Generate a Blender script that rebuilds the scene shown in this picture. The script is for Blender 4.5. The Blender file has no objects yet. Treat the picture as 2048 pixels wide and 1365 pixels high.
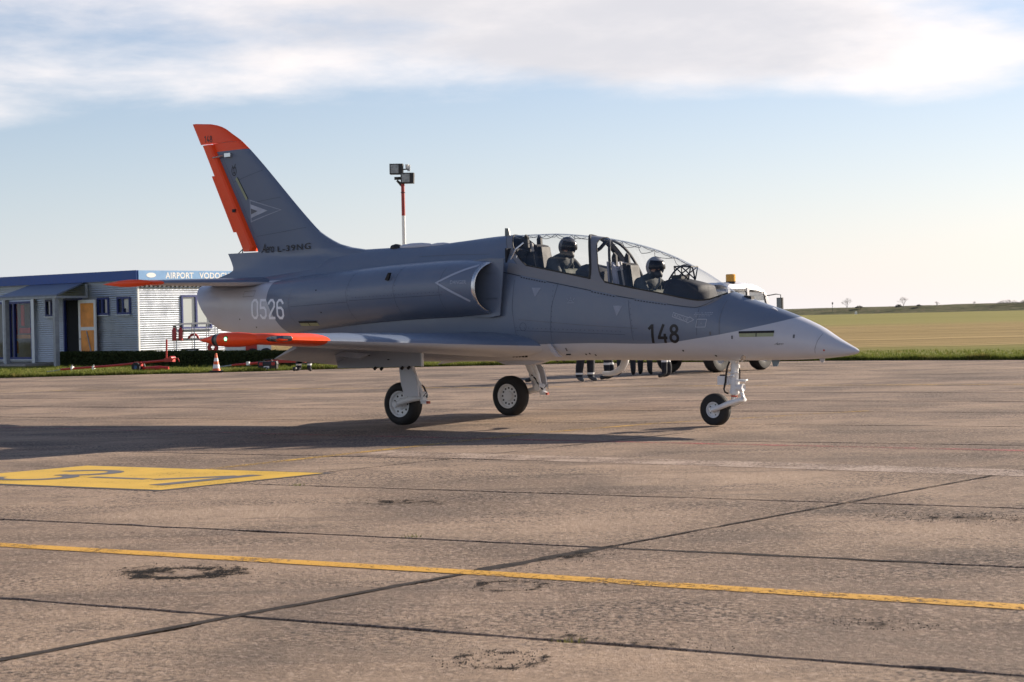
import bpy, bmesh, math, random
from mathutils import Vector, Matrix, noise
from mathutils.bvhtree import BVHTree
R = math.radians
random.seed(7)
S = bpy.context.scene
COL = S.collection

# ------------------------------------------------------------------ camera
EYE = 1.4594
PITCH, ROLL = R(0.66721), R(1.25712)
cam_d = bpy.data.cameras.new("camera"); cam = bpy.data.objects.new("camera", cam_d); COL.objects.link(cam)
_f = Vector((0, math.cos(PITCH), -math.sin(PITCH))); _u = Vector((0, math.sin(PITCH), math.cos(PITCH))); _r = Vector((1, 0, 0))
_r2 = _r*math.cos(ROLL) - _u*math.sin(ROLL); _u2 = _u*math.cos(ROLL) + _r*math.sin(ROLL)
cam.matrix_world = Matrix(((_r2.x, _u2.x, -_f.x, 0), (_r2.y, _u2.y, -_f.y, 0), (_r2.z, _u2.z, -_f.z, EYE), (0, 0, 0, 1)))
cam_d.sensor_width = 36.0; cam_d.sensor_fit = 'HORIZONTAL'; cam_d.lens = 36*3765.6/2048
cam_d.clip_start = 0.1; cam_d.clip_end = 20000
cam_d.dof.use_dof = True; cam_d.dof.focus_distance = 24.0; cam_d.dof.aperture_fstop = 8.0
S.camera = cam

# ------------------------------------------------------------------ sky and sun
SUN_AZ = math.atan2(0.857, 0.515)        # heading of the sun seen from above: x right, y away
SUN_EL = R(20.5)
to_sun = Vector((0.857*math.cos(SUN_EL), 0.515*math.cos(SUN_EL), math.sin(SUN_EL)))
W = bpy.data.worlds.new("World"); S.world = W; W.use_nodes = True
wn, wl = W.node_tree.nodes, W.node_tree.links
wn.clear()
def wnode(t, **k):
    n = wn.new(t)
    for a, b in k.items(): setattr(n, a, b)
    return n
def wmath(op, a, b=None, c=None, clamp=False):
    n = wnode('ShaderNodeMath', operation=op, use_clamp=clamp)
    for i, v in enumerate((a, b, c)):
        if v is None: continue
        if isinstance(v, (int, float)): n.inputs[i].default_value = v
        else: wl.new(v, n.inputs[i])
    return n.outputs[0]
out = wnode('ShaderNodeOutputWorld'); bg = wnode('ShaderNodeBackground')
sky = wnode('ShaderNodeTexSky', sky_type='NISHITA')
sky.sun_disc = False; sky.sun_elevation = SUN_EL; sky.sun_rotation = SUN_AZ
sky.air_density = 1.0; sky.dust_density = 0.6; sky.ozone_density = 2.0; sky.altitude = 200
SKY_STRENGTH = 0.064
HAZE_L = (6.0, 6.7, 7.1, 1); HAZE_R = (8.6, 8.2, 7.4, 1)
tc = wnode('ShaderNodeTexCoord'); sep = wnode('ShaderNodeSeparateXYZ'); wl.new(tc.outputs['Generated'], sep.inputs[0])
# a bank of flattened cumulus: 3-D noise over the direction, squashed in height, lit from above
def cloud_noise(scale, detail, rough, off, dz=0.0, dist=0.0):
    mp = wnode('ShaderNodeMapping'); mp.inputs['Location'].default_value = (off[0], off[1], off[2]+dz*3.6); mp.inputs['Scale'].default_value = (1, 1, 3.6); wl.new(tc.outputs['Generated'], mp.inputs[0])
    n = wnode('ShaderNodeTexNoise'); n.inputs['Scale'].default_value = scale; n.inputs['Detail'].default_value = detail
    n.inputs['Roughness'].default_value = rough; n.inputs['Distortion'].default_value = dist
    wl.new(mp.outputs[0], n.inputs['Vector']); return n.outputs[0]
CLOUD_OFF = (15.1, 7.0, 0.0)
def wrange(v, a, b, c, d):
    n = wnode('ShaderNodeMapRange', interpolation_type='SMOOTHSTEP'); wl.new(v, n.inputs[0])
    for i_, q in enumerate((a, b, c, d)): n.inputs[i_+1].default_value = q
    return n.outputs[0]
cover = wmath('ADD', wrange(sep.outputs[2], 0.075, 0.15, -0.30, 0.068), wrange(sep.outputs[2], 0.20, 0.45, 0.0, -0.20))   # thins out to open blue overhead
def cloud_dens(dz):
    a = cloud_noise(3.4, 7, 0.50, CLOUD_OFF, dz, 0.15); b = cloud_noise(14.0, 6, 0.60, (1.7, 0.4, 2.0), dz, 0.2)
    return wmath('ADD', wmath('ADD', a, cover), wmath('MULTIPLY', wmath('SUBTRACT', b, 0.5), 0.20))
dens = cloud_dens(0.0); above = cloud_dens(0.022)
mask = wnode('ShaderNodeMapRange', interpolation_type='SMOOTHSTEP'); wl.new(dens, mask.inputs[0])
mask.inputs[1].default_value = 0.41; mask.inputs[2].default_value = 0.64; mask.inputs[3].default_value = 0; mask.inputs[4].default_value = 0.92
ccol = wnode('ShaderNodeMix', data_type='RGBA'); wl.new(wrange(above, 0.47, 0.72, 0, 1), ccol.inputs[0])
ccol.inputs[6].default_value = (9.1, 8.4, 8.1, 1); ccol.inputs[7].default_value = (6.2, 6.05, 6.3, 1)
# bright milky haze low over the land, warmer and brighter towards the sun
sunf = wmath('ADD', wmath('MULTIPLY', sep.outputs[0], 0.857), wmath('MULTIPLY', sep.outputs[1], 0.515))
hz = wnode('ShaderNodeMapRange'); wl.new(sunf, hz.inputs[0]); hz.inputs[1].default_value = 0.20; hz.inputs[2].default_value = 0.76
hcol = wnode('ShaderNodeMix', data_type='RGBA'); wl.new(hz.outputs[0], hcol.inputs[0]); hcol.inputs[6].default_value = HAZE_L; hcol.inputs[7].default_value = HAZE_R
hfac = wmath('MULTIPLY', wmath('POWER', 2.718, wmath('MULTIPLY', wmath('MAXIMUM', sep.outputs[2], 0.0), -13.0)), 0.85)
hmix = wnode('ShaderNodeMix', data_type='RGBA'); wl.new(hfac, hmix.inputs[0]); wl.new(sky.outputs[0], hmix.inputs[6]); wl.new(hcol.outputs[2], hmix.inputs[7])
wb = wnode('ShaderNodeMix', data_type='RGBA', blend_type='MULTIPLY'); wb.inputs[0].default_value = 1; wl.new(hmix.outputs[2], wb.inputs[6]); wb.inputs[7].default_value = (0.985, 0.96, 1.065, 1)
smix = wnode('ShaderNodeMix', data_type='RGBA'); wl.new(mask.outputs[0], smix.inputs[0]); wl.new(wb.outputs[2], smix.inputs[6]); wl.new(ccol.outputs[2], smix.inputs[7])
wl.new(smix.outputs[2], bg.inputs[0]); bg.inputs[1].default_value = SKY_STRENGTH
wl.new(bg.outputs[0], out.inputs[0])

sun_d = bpy.data.lights.new("sun", 'SUN'); sun = bpy.data.objects.new("sun", sun_d); COL.objects.link(sun)
sun_d.energy = 5.0; sun_d.angle = R(0.53); sun_d.color = (1.0, 0.86, 0.70)
sun.rotation_euler = (-to_sun).to_track_quat('-Z', 'Y').to_euler()
sun.location = (30, 20, 30)

S.view_settings.view_transform = 'Standard'; S.view_settings.look = 'None'
S.view_settings.gamma = 1.0; S.view_settings.use_curve_mapping = False
S.view_settings.exposure = 1.0

# ------------------------------------------------------------------ helpers
class MB:
    def __init__(s): s.v = []; s.f = []; s.mi = []
    def add(s, vs, fs, mi=0):
        b = len(s.v); s.v += [tuple(q) for q in vs]; s.f += [tuple(b+i for i in f) for f in fs]; s.mi += [mi]*len(fs); return s
    def box(s, c, d, M=None, mi=0):
        x, y, z = d[0]/2, d[1]/2, d[2]/2
        vs = [Vector((a*x, b*y, e*z)) for a in (-1, 1) for b in (-1, 1) for e in (-1, 1)]
        if M is not None: vs = [M @ q for q in vs]
        vs = [q+Vector(c) for q in vs]
        return s.add(vs, [(0, 1, 3, 2), (4, 6, 7, 5), (0, 4, 5, 1), (2, 3, 7, 6), (0, 2, 6, 4), (1, 5, 7, 3)], mi)
    def cyl(s, p0, p1, r0, r1=None, n=16, cap=True, mi=0):
        if r1 is None: r1 = r0
        p0, p1 = Vector(p0), Vector(p1); a = (p1-p0).normalized()
        u = a.orthogonal().normalized(); w = a.cross(u)
        vs = []
        for p, r in ((p0, r0), (p1, r1)):
            vs += [p+(u*math.cos(2*math.pi*i/n)+w*math.sin(2*math.pi*i/n))*r for i in range(n)]
        fs = [(i, (i+1) % n, n+(i+1) % n, n+i) for i in range(n)]
        if cap: fs += [tuple(range(n-1, -1, -1)), tuple(range(n, 2*n))]
        return s.add(vs, fs, mi)
    def tube(s, path, r, n=8, mi=0, cap=True):
        path = [Vector(q) for q in path]; m = len(path)
        rr = r if isinstance(r, (list, tuple)) else [r]*m
        u = None; rings = []
        for i, q in enumerate(path):
            t = (path[min(i+1, m-1)]-path[max(i-1, 0)]).normalized()
            if u is None: u = t.orthogonal().normalized()
            u = (u-t*u.dot(t)).normalized(); w = t.cross(u)
            rings.append([q+(u*math.cos(2*math.pi*k/n)+w*math.sin(2*math.pi*k/n))*rr[i] for k in range(n)])
        return s.loft(rings, True, cap, mi)
    def loft(s, rings, closed=True, cap=False, mi=0):
        n = len(rings[0]); vs = [q for rg in rings for q in rg]; fs = []
        for i in range(len(rings)-1):
            for k in range(n if closed else n-1):
                a, b = i*n+k, i*n+(k+1) % n
                fs.append((a, b, b+n, a+n))
        if cap: fs += [tuple(range(n-1, -1, -1)), tuple(range((len(rings)-1)*n, len(rings)*n))]
        return s.add(vs, fs, mi)
    def lathe(s, prof, o, ax, n=24, mi=0):
        o, a = Vector(o), Vector(ax).normalized(); u = a.orthogonal().normalized(); w = a.cross(u)
        rings = [[o+a*h+(u*math.cos(2*math.pi*k/n)+w*math.sin(2*math.pi*k/n))*max(r, 1e-4) for k in range(n)] for h, r in prof]
        return s.loft(rings, True, False, mi)
    def prism(s, poly, off, mi=0):
        n = len(poly); off = Vector(off)
        vs = [Vector(q) for q in poly]+[Vector(q)+off for q in poly]
        return s.add(vs, [tuple(range(n-1, -1, -1)), tuple(range(n, 2*n))]+[(i, (i+1) % n, n+(i+1) % n, n+i) for i in range(n)], mi)
    def mirror_y(s):
        m = MB(); m.v = [(a, -b, c) for a, b, c in s.v]; m.f = [tuple(reversed(f)) for f in s.f]; m.mi = list(s.mi); return m
    def build(s, name, mats, parent=None, smooth=None, fix=True):
        me = bpy.data.meshes.new(name); me.from_pydata(s.v, [], s.f)
        if not isinstance(mats, (list, tuple)): mats = [mats]
        for m in mats: me.materials.append(m)
        if len(mats) > 1:
            for p, i in zip(me.polygons, s.mi): p.material_index = i
        if fix:
            bm = bmesh.new(); bm.from_mesh(me); bmesh.ops.recalc_face_normals(bm, faces=bm.faces); bm.to_mesh(me); bm.free()
        if smooth is not None:
            for p in me.polygons: p.use_smooth = True
            me.set_sharp_from_angle(angle=R(smooth))
        return link(name, me, parent)
def link(name, me, parent=None):
    o = bpy.data.objects.new(name, me); COL.objects.link(o); o.parent = parent; return o
def tag(o, label=None, cat=None, group=None, kind=None):
    if label: o['label'] = label
    if cat: o['category'] = cat
    if group: o['group'] = group
    if kind: o['kind'] = kind
    return o
def empty(name, loc=(0, 0, 0), rz=0, label=None, cat=None, group=None):
    o = bpy.data.objects.new(name, None); COL.objects.link(o); o.location = loc; o.rotation_euler = (0, 0, rz)
    o.empty_display_size = 0.2
    return tag(o, label, cat, group)
def interp(tab, x):
    if tab[0][0] > tab[-1][0]: tab = tab[::-1]
    if x <= tab[0][0]: return tab[0][1]
    if x >= tab[-1][0]: return tab[-1][1]
    for i in range(len(tab)-1):
        if tab[i][0] <= x <= tab[i+1][0]: break
    x0, y0 = tab[i]; x1, y1 = tab[i+1]; h = x1-x0
    d = (y1-y0)/h
    def slope(k):
        if k == 0: return (tab[1][1]-tab[0][1])/(tab[1][0]-tab[0][0])
        if k == len(tab)-1: return (tab[-1][1]-tab[-2][1])/(tab[-1][0]-tab[-2][0])
        a = (tab[k][1]-tab[k-1][1])/(tab[k][0]-tab[k-1][0]); b = (tab[k+1][1]-tab[k][1])/(tab[k+1][0]-tab[k][0])
        return 0 if a*b <= 0 else 2*a*b/(a+b)
    m0, m1 = slope(i), slope(i+1); t = (x-x0)/h
    return (2*t**3-3*t*t+1)*y0+(t**3-2*t*t+t)*h*m0+(-2*t**3+3*t*t)*y1+(t**3-t*t)*h*m1

# ------------------------------------------------------------------ materials
class NT:
    def __init__(s, name):
        s.m = bpy.data.materials.new(name); s.m.use_nodes = True; s.t = s.m.node_tree; s.n = s.t.nodes; s.l = s.t.links
        s.b = s.n['Principled BSDF']; s.out = s.n['Material Output']
    def node(s, t, **k):
        n = s.n.new(t)
        for a, b in k.items(): setattr(n, a, b)
        return n
    def put(s, sock, v):
        if isinstance(v, bpy.types.NodeSocket): s.l.new(v, sock)
        elif isinstance(v, (tuple, list)) and len(v) == 3 and sock.type == 'RGBA': sock.default_value = (*v, 1)
        else: sock.default_value = v
    def math(s, op, a, b=None, c=None, clamp=False):
        n = s.node('ShaderNodeMath', operation=op, use_clamp=clamp)
        for i, v in enumerate((a, b, c)):
            if v is not None: s.put(n.inputs[i], v)
        return n.outputs[0]
    def coord(s, kind='Object'):
        if kind == 'World': return s.node('ShaderNodeNewGeometry').outputs['Position']
        return s.node('ShaderNodeTexCoord').outputs[kind]
    def sepx(s, v):
        n = s.node('ShaderNodeSeparateXYZ'); s.l.new(v, n.inputs[0]); return n.outputs
    def scale(s, v, sc, loc=(0, 0, 0), rz=0):
        n = s.node('ShaderNodeMapping'); s.l.new(v, n.inputs[0]); n.inputs['Scale'].default_value = sc; n.inputs['Location'].default_value = loc
        n.inputs['Rotation'].default_value = (0, 0, rz); return n.outputs[0]
    def noise(s, v, scale, detail=4, rough=0.55, dist=0):
        n = s.node('ShaderNodeTexNoise'); s.l.new(v, n.inputs['Vector'])
        n.inputs['Scale'].default_value = scale; n.inputs['Detail'].default_value = detail; n.inputs['Roughness'].default_value = rough; n.inputs['Distortion'].default_value = dist
        return n.outputs[0]
    def rng(s, v, a, b, c=0, d=1, smooth=True):
        n = s.node('ShaderNodeMapRange', interpolation_type='SMOOTHSTEP' if smooth else 'LINEAR'); s.put(n.inputs[0], v)
        for i, q in enumerate((a, b, c, d)): s.put(n.inputs[i+1], q)
        return n.outputs[0]
    def mix(s, f, a, b, mode='MIX'):
        n = s.node('ShaderNodeMix', data_type='RGBA', blend_type=mode); s.put(n.inputs[0], f); s.put(n.inputs[6], a); s.put(n.inputs[7], b); return n.outputs[2]
    def bump(s, h, strength, dist=0.01):
        n = s.node('ShaderNodeBump'); n.inputs['Strength'].default_value = strength; n.inputs['Distance'].default_value = dist
        s.l.new(h, n.inputs['Height']); s.l.new(n.outputs[0], s.b.inputs['Normal']); return n
    def set(s, **k):
        for a, v in k.items(): s.put(s.b.inputs[a.replace('_', ' ')], v)
        return s
MATS = {}
def plain(name, col, rough=0.5, metal=0.0, var=0.12, vscale=6.0, bump=0.0, bscale=60.0, coat=0.0, spec=0.5, emit=None, es=0.0):
    if name in MATS: return MATS[name]
    t = NT(name); co = t.coord()
    n = t.noise(co, vscale, 5, 0.6)
    lo = tuple(c*(1-var) for c in col); hi = tuple(min(1, c*(1+var)) for c in col)
    t.set(Base_Color=t.mix(t.rng(n, 0.3, 0.7), lo, hi), Roughness=t.rng(n, 0.25, 0.75, max(0.02, rough-0.06), min(1, rough+0.06)), Metallic=metal)
    t.put(t.b.inputs['Coat Weight'], coat); t.put(t.b.inputs['Specular IOR Level'], spec)
    if bump: t.bump(t.noise(co, bscale, 3), bump, 0.004)
    if emit: t.put(t.b.inputs['Emission Color'], emit); t.put(t.b.inputs['Emission Strength'], es)
    MATS[name] = t.m; return t.m

# concrete of the apron slabs (world coordinates, each slab its own tint)
def make_concrete():
    t = NT('apron_concrete'); w = t.coord('World')
    base = t.noise(w, 0.35, 5, 0.6, 0.4); mid = t.noise(t.scale(w, (1, 1, 1), (4, 9, 1)), 2.3, 6, 0.68, 0.5)
    grain = t.noise(w, 27, 6, 0.78); coarse = t.noise(t.scale(w, (1, 1, 1), (3, 5, 2)), 7.5, 5, 0.65)
    info = t.node('ShaderNodeObjectInfo')
    c = t.mix(t.rng(base, 0.36, 0.62), (0.222, 0.168, 0.127), (0.405, 0.302, 0.221))
    c = t.mix(t.math('MULTIPLY', t.rng(mid, 0.50, 0.74), 0.50), c, (0.14, 0.115, 0.10))
    c = t.mix(t.math('MULTIPLY', t.rng(info.outputs['Random'], 0, 1), 0.35), c, (0.19, 0.142, 0.115))
    # worn zones where the dark aggregate shows
    zone = t.rng(t.noise(t.scale(w, (0.5, 0.9, 1), (2, 3, 0), 0.55), 0.8, 4, 0.6, 0.5), 0.40, 0.66, 0.15, 0.95)
    c = t.mix(t.math('MULTIPLY', t.rng(grain, 0.50, 0.58), zone), c, (0.060, 0.050, 0.046))
    c = t.mix(t.math('MULTIPLY', t.rng(grain, 0.36, 0.45, 1, 0), 0.75), c, (0.52, 0.39, 0.29))
    c = t.mix(t.math('MULTIPLY', t.rng(coarse, 0.55, 0.70), 0.30), c, (0.10, 0.08, 0.07))
    peb = t.node('ShaderNodeTexVoronoi'); t.l.new(w, peb.inputs['Vector']); peb.inputs['Scale'].default_value = 48
    pv = t.sepx(peb.outputs['Color'])
    c = t.mix(t.math('MULTIPLY', t.math('GREATER_THAN', pv[0], 0.78), t.math('MULTIPLY', zone, 0.8)), c, (0.055, 0.048, 0.046))
    c = t.mix(t.math('MULTIPLY', t.math('GREATER_THAN', pv[1], 0.88), 0.50), c, (0.50, 0.39, 0.31))
    # broad weathering: greyer, dirtier areas and cleaner tan ones
    wide = t.noise(t.scale(w, (0.33, 0.62, 1), (9, 2, 0), 0.55), 1.0, 6, 0.62, 0.8)
    c = t.mix(t.math('MULTIPLY', t.rng(wide, 0.47, 0.66), 0.55), c, t.mix(0.6, c, (0.085, 0.075, 0.07)))
    c = t.mix(t.math('MULTIPLY', t.rng(wide, 0.28, 0.44, 1, 0), 0.35), c, (0.40, 0.29, 0.21))
    # rubber scuffs, long and thin
    sc = t.noise(t.scale(w, (0.12, 2.2, 1), (0, 0, 0), 0.62), 1.3, 4, 0.6, 0.2)
    c = t.mix(t.math('MULTIPLY', t.rng(sc, 0.55, 0.70), 0.42), c, (0.10, 0.083, 0.074))
    t.set(Base_Color=c, Roughness=t.rng(mid, 0.3, 0.7, 0.78, 0.92))
    t.put(t.b.inputs['Specular IOR Level'], 0.12)
    h = t.math('ADD', t.math('MULTIPLY', grain, 0.55), t.math('MULTIPLY', coarse, 0.5))
    t.bump(h, 0.9, 0.045); return t.m
def worn_paint(name, col, wear, soft=0.06, rough=0.6, scale=26):
    t = NT(name); w = t.coord('World')
    n = t.noise(w, scale, 5, 0.72); b = t.noise(w, 1.7, 4, 0.6)
    v = t.math('ADD', n, t.math('MULTIPLY', t.math('SUBTRACT', b, 0.5), 0.55))
    c = t.mix(t.rng(b, 0.3, 0.7), tuple(q*0.82 for q in col), col)
    c = t.mix(t.math('MULTIPLY', t.rng(t.noise(w, 70, 3, 0.7), 0.5, 0.7), 0.35), c, tuple(q*0.45 for q in col))
    t.set(Base_Color=c, Roughness=rough)
    t.bump(n, 0.4, 0.008)
    tr = t.node('ShaderNodeBsdfTransparent'); ms = t.node('ShaderNodeMixShader')
    t.l.new(t.rng(v, wear-soft, wear+soft), ms.inputs[0]); t.l.new(tr.outputs[0], ms.inputs[1]); t.l.new(t.b.outputs[0], ms.inputs[2])
    t.l.new(ms.outputs[0], t.out.inputs[0]); return t.m
M_CONC = make_concrete()
M_BITUMEN = plain('bitumen_joint', (0.030, 0.028, 0.027), 0.9, var=0.4, vscale=9, bump=0.5, bscale=80, spec=0.03)
M_SEAL = plain('joint_sealant_grey', (0.055, 0.049, 0.046), 0.95, var=0.3, vscale=14, bump=0.3, spec=0.03)
M_YELLOW = worn_paint('road_paint_yellow', (0.62, 0.33, 0.025), 0.43, 0.05)
M_YELLOW_SIGN = worn_paint('road_paint_sign_yellow', (0.66, 0.41, 0.035), 0.33)
M_YELLOW_OLD = worn_paint('road_paint_old_yellow', (0.58, 0.35, 0.05), 0.52, 0.12)
M_RED_OLD = worn_paint('road_paint_old_red', (0.42, 0.11, 0.09), 0.53, 0.14)
M_SIGNDARK = worn_paint('road_paint_dark', (0.125, 0.12, 0.12), 0.30)
M_BORDER = worn_paint('road_paint_border', (0.085, 0.08, 0.078), 0.38)
M_PALE = worn_paint('pale_repair', (0.43, 0.325, 0.245), 0.45, 0.16)
# ------------------------------------------------------------------ apron
P0 = Vector((-1.42, 9.44)); E1 = Vector((0.865, -0.502)).normalized(); E2 = Vector((0.623, 0.782)).normalized()
L1, L2 = 6.0, 3.17
mb = MB()
mb.add([(-70, -40, -0.022), (70, -40, -0.022), (70, 75, -0.022), (-70, 75, -0.022)], [(0, 1, 2, 3)], 0)
mb.add([(-400, -400, -0.03), (400, -400, -0.03), (400, 66, -0.03), (-400, 66, -0.03)], [(0, 1, 2, 3)], 1)
apron = tag(mb.build('apron', [M_BITUMEN, M_CONC]), kind='structure')
def edge_pts(a, b, n, gap, spall, seed):
    """a worn slab edge from a to b, pulled in by half a joint; out to the left normal"""
    a, b = Vector(a), Vector(b); t = (b-a).normalized(); nrm = Vector((-t.y, t.x)); ps = []
    for i in range(n):
        q = a.lerp(b, i/n)
        w = noise.noise((q.x*1.3+seed, q.y*1.3, 3.0)); w2 = noise.noise((q.x*7, q.y*7, seed)); w3 = noise.noise((q.x*2.6, q.y*2.6, 9+seed))
        g = gap*(1+1.0*w)+0.010*w2+spall*max(0, w3-0.18)
        ps.append(q+nrm*max(0.0025, g))
    return ps
for i in range(-9, 10):
    for j in range(-5, 22):
        c = P0+E1*(i+0.5)*L1+E2*(j+0.5)*L2
        if not (1.5 < c.y < 64 and abs(c.x) < 0.33*max(c.y, 4)+7.5): continue
        k = [P0+E1*(i+a)*L1+E2*(j+b)*L2 for a, b in ((0, 0), (1, 0), (1, 1), (0, 1))]
        near = c.y < 26
        n1, n2 = (54, 28) if near else (10, 6)
        ga = 0.015 if (i+j) % 3 else 0.022
        gb = 0.010 if j >= 1 else 0.02
        if not near: ga, gb = 0.026+0.012*((i*7+j*3) % 3), 0.018
        pts = edge_pts(k[0], k[1], n1, ga, 0.09, i) + edge_pts(k[1], k[2], n2, gb, 0.05, j) + edge_pts(k[2], k[3], n1, ga*0.9, 0.09, i+5) + edge_pts(k[3], k[0], n2, gb, 0.05, j+7)
        zt = -random.random()*0.001
        tx, ty = random.uniform(-1, 1)*0.00015, random.uniform(-1, 1)*0.00015
        n = len(pts); m = MB()
        inner = [q.lerp(c, 0.006) for q in pts]
        zf = lambda q: zt-0.0015+(q.x-c.x)*tx+(q.y-c.y)*ty
        m.add([(q.x, q.y, zf(q)) for q in inner]+[(q.x, q.y, zf(q)-0.006) for q in pts]+[(q.x, q.y, -0.05) for q in pts],
              [tuple(range(n))]+[(a, n+a, n+(a+1) % n, (a+1) % n) for a in range(n)]+[(n+a, 2*n+a, 2*n+(a+1) % n, n+(a+1) % n) for a in range(n)])
        m.build('slab', M_CONC, apron)
def strip(pts, w, z, mat, name, parent, jitter=0.0, step=0.12):
    """a band of width w laid along a ground polyline"""
    P = [Vector(q) for q in pts]; path = []
    for a, b in zip(P, P[1:]):
        k = max(1, int((b-a).length/step)); path += [a.lerp(b, i/k) for i in range(k)]
    path.append(P[-1]); vs, fs = [], []
    for i, q in enumerate(path):
        t = (path[min(i+1, len(path)-1)]-path[max(i-1, 0)]).normalized(); nr = Vector((-t.y, t.x))
        a = w/2+jitter*noise.noise((q.x*4, q.y*4, 1)); b = w/2+jitter*noise.noise((q.x*4, q.y*4, 8))
        vs += [(q.x+nr.x*a, q.y+nr.y*a, z), (q.x-nr.x*b, q.y-nr.y*b, z)]
        if i: fs.append((2*i-2, 2*i-1, 2*i+1, 2*i))
    m = MB().add(vs, fs); return m.build(name, mat, parent)
strip([P0-E2*4.2, P0-E2*1.5, P0, P0+E2*1.75], 0.058, 0.0006, M_SEAL, 'joint_sealant', apron, 0.024)
strip([P0+E2*1.75, P0+E2*2.5, P0+E2*(L2+.12)], 0.105, 0.0006, M_SEAL, 'joint_sealant', apron, 0.06)
strip([P0+E2*L2-E1*.1, P0+E2*L2+E1*1.3, P0+E2*L2+E1*2.1], 0.055, 0.0009, M_SEAL, 'joint_sealant', apron, 0.04)
strip([P0+E2*L2, P0+E2*5, P0+E2*11.5], 0.026, 0.0006, M_SEAL, 'joint_sealant', apron, 0.010)
strip([P0+E2*6.3-E1*6.0, P0+E2*14-E1*6.0], 0.03, 0.0006, M_SEAL, 'joint_sealant', apron, 0.015)
# painted lines
yl = [Vector((-9.6, 16.45)), Vector((-3.52, 12.80)), Vector((-0.03, 10.73)), Vector((2.47, 9.16)), Vector((6.2, 6.85))]
strip(yl, 0.17, 0.0022, M_YELLOW, 'painted_line', apron, 0.006)
strip([(-3.2, 19.0), (-2.2, 20.45), (-1.16, 21.96), (0.3, 24.0), (2.0, 25.6), (5.2, 27.6)], 0.14, 0.0024, M_YELLOW_OLD, 'painted_line', apron, 0.01)
strip([(-12, 31.4), (-7.74, 28.34), (0.13, 22.71), (5.2, 19.22), (9.0, 16.6)], 0.16, 0.0026, M_RED_OLD, 'painted_line', apron, 0.01)
strip([(-30, 52), (-6, 42.8), (5, 38.2), (16, 33)], 0.2, 0.0026, M_YELLOW_OLD, 'painted_line', apron, 0.01)
strip([(-1.6, 21.1), (-0.6, 20.3), (2.2, 18.3), (5.2, 16.1), (8, 14.2)], 0.62, 0.0010, M_PALE, 'repair_strip', apron, 0.02)
# the taxi-stand sign painted on the ground: a yellow field with a dark border and 3-1
SO = Vector((-5.86, 18.49)); SX = Vector((-4.54, 19.99))-SO; SY = Vector((-3.17, 16.8))-SO      # SX up, SY right of the characters
def sgn(u, v, z): q = SO+SX*v+SY*u; return (q.x, q.y, z)
MB().add([sgn(-.02, -.035, .0012), sgn(1.02, -.035, .0012), sgn(1.02, 1.035, .0012), sgn(-.02, 1.035, .0012)], [(0, 1, 2, 3)]).build('sign_border', M_BORDER, apron)
MB().add([sgn(0, 0, .0030), sgn(1, 0, .0030), sgn(1, 1, .0030), sgn(0, 1, .0030)], [(0, 1, 2, 3)]).build('painted_sign', M_YELLOW_SIGN, apron)
def stroke_mesh(polys, w):
    """thick 2-D polylines -> (verts2d, quads)"""
    vs, fs = [], []
    for pl in polys:
        P = [Vector(q) for q in pl]; n = len(P); closed = (P[0]-P[-1]).length < 1e-6
        b = len(vs)
        for i, q in enumerate(P):
            if closed: t0 = (q-P[i-1 if i else n-2]).normalized(); t1 = (P[i+1 if i < n-1 else 1]-q).normalized()
            else:
                t0 = (q-P[i-1]).normalized() if i else (P[1]-q).normalized()
                t1 = (P[i+1]-q).normalized() if i < n-1 else t0
            t = t0+t1
            t = t.normalized() if t.length > 1e-6 else t0
            nr = Vector((-t.y, t.x)); c = max(0.5, nr.dot(Vector((-t0.y, t0.x))))
            vs += [q+nr*w/2/c, q-nr*w/2/c]
            if i: fs.append((b+2*i-2, b+2*i-1, b+2*i+1, b+2*i))
    return vs, fs
def arc(cx, cy, rx, ry, a0, a1, n=14): return [(cx+rx*math.cos(R(a0+(a1-a0)*i/n)), cy+ry*math.sin(R(a0+(a1-a0)*i/n))) for i in range(n+1)]
three = [arc(0.25, 0.62, 0.105, 0.15, 165, -90)]; three_b = [arc(0.25, 0.33, 0.12, 0.155, 90, -165)]
one = [[(0.69, 0.42), (0.835, 0.72)]]; one_b = [[(0.86, 0.79), (0.86, 0.18)]]
dash = [[(0.43, 0.43), (0.66, 0.43)]]
for gl, nm in ((three, 'digit_stroke'), (three_b, 'digit_stroke'), (dash, 'dash'), (one, 'digit_stroke'), (one_b, 'digit_stroke')):
    v2, f2 = stroke_mesh(gl, 0.058)
    MB().add([sgn(q.x, q.y, 0.0048 if gl is not three_b and gl is not one_b else 0.0054) for q in v2], f2).build(nm, M_SIGNDARK, apron)
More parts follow.
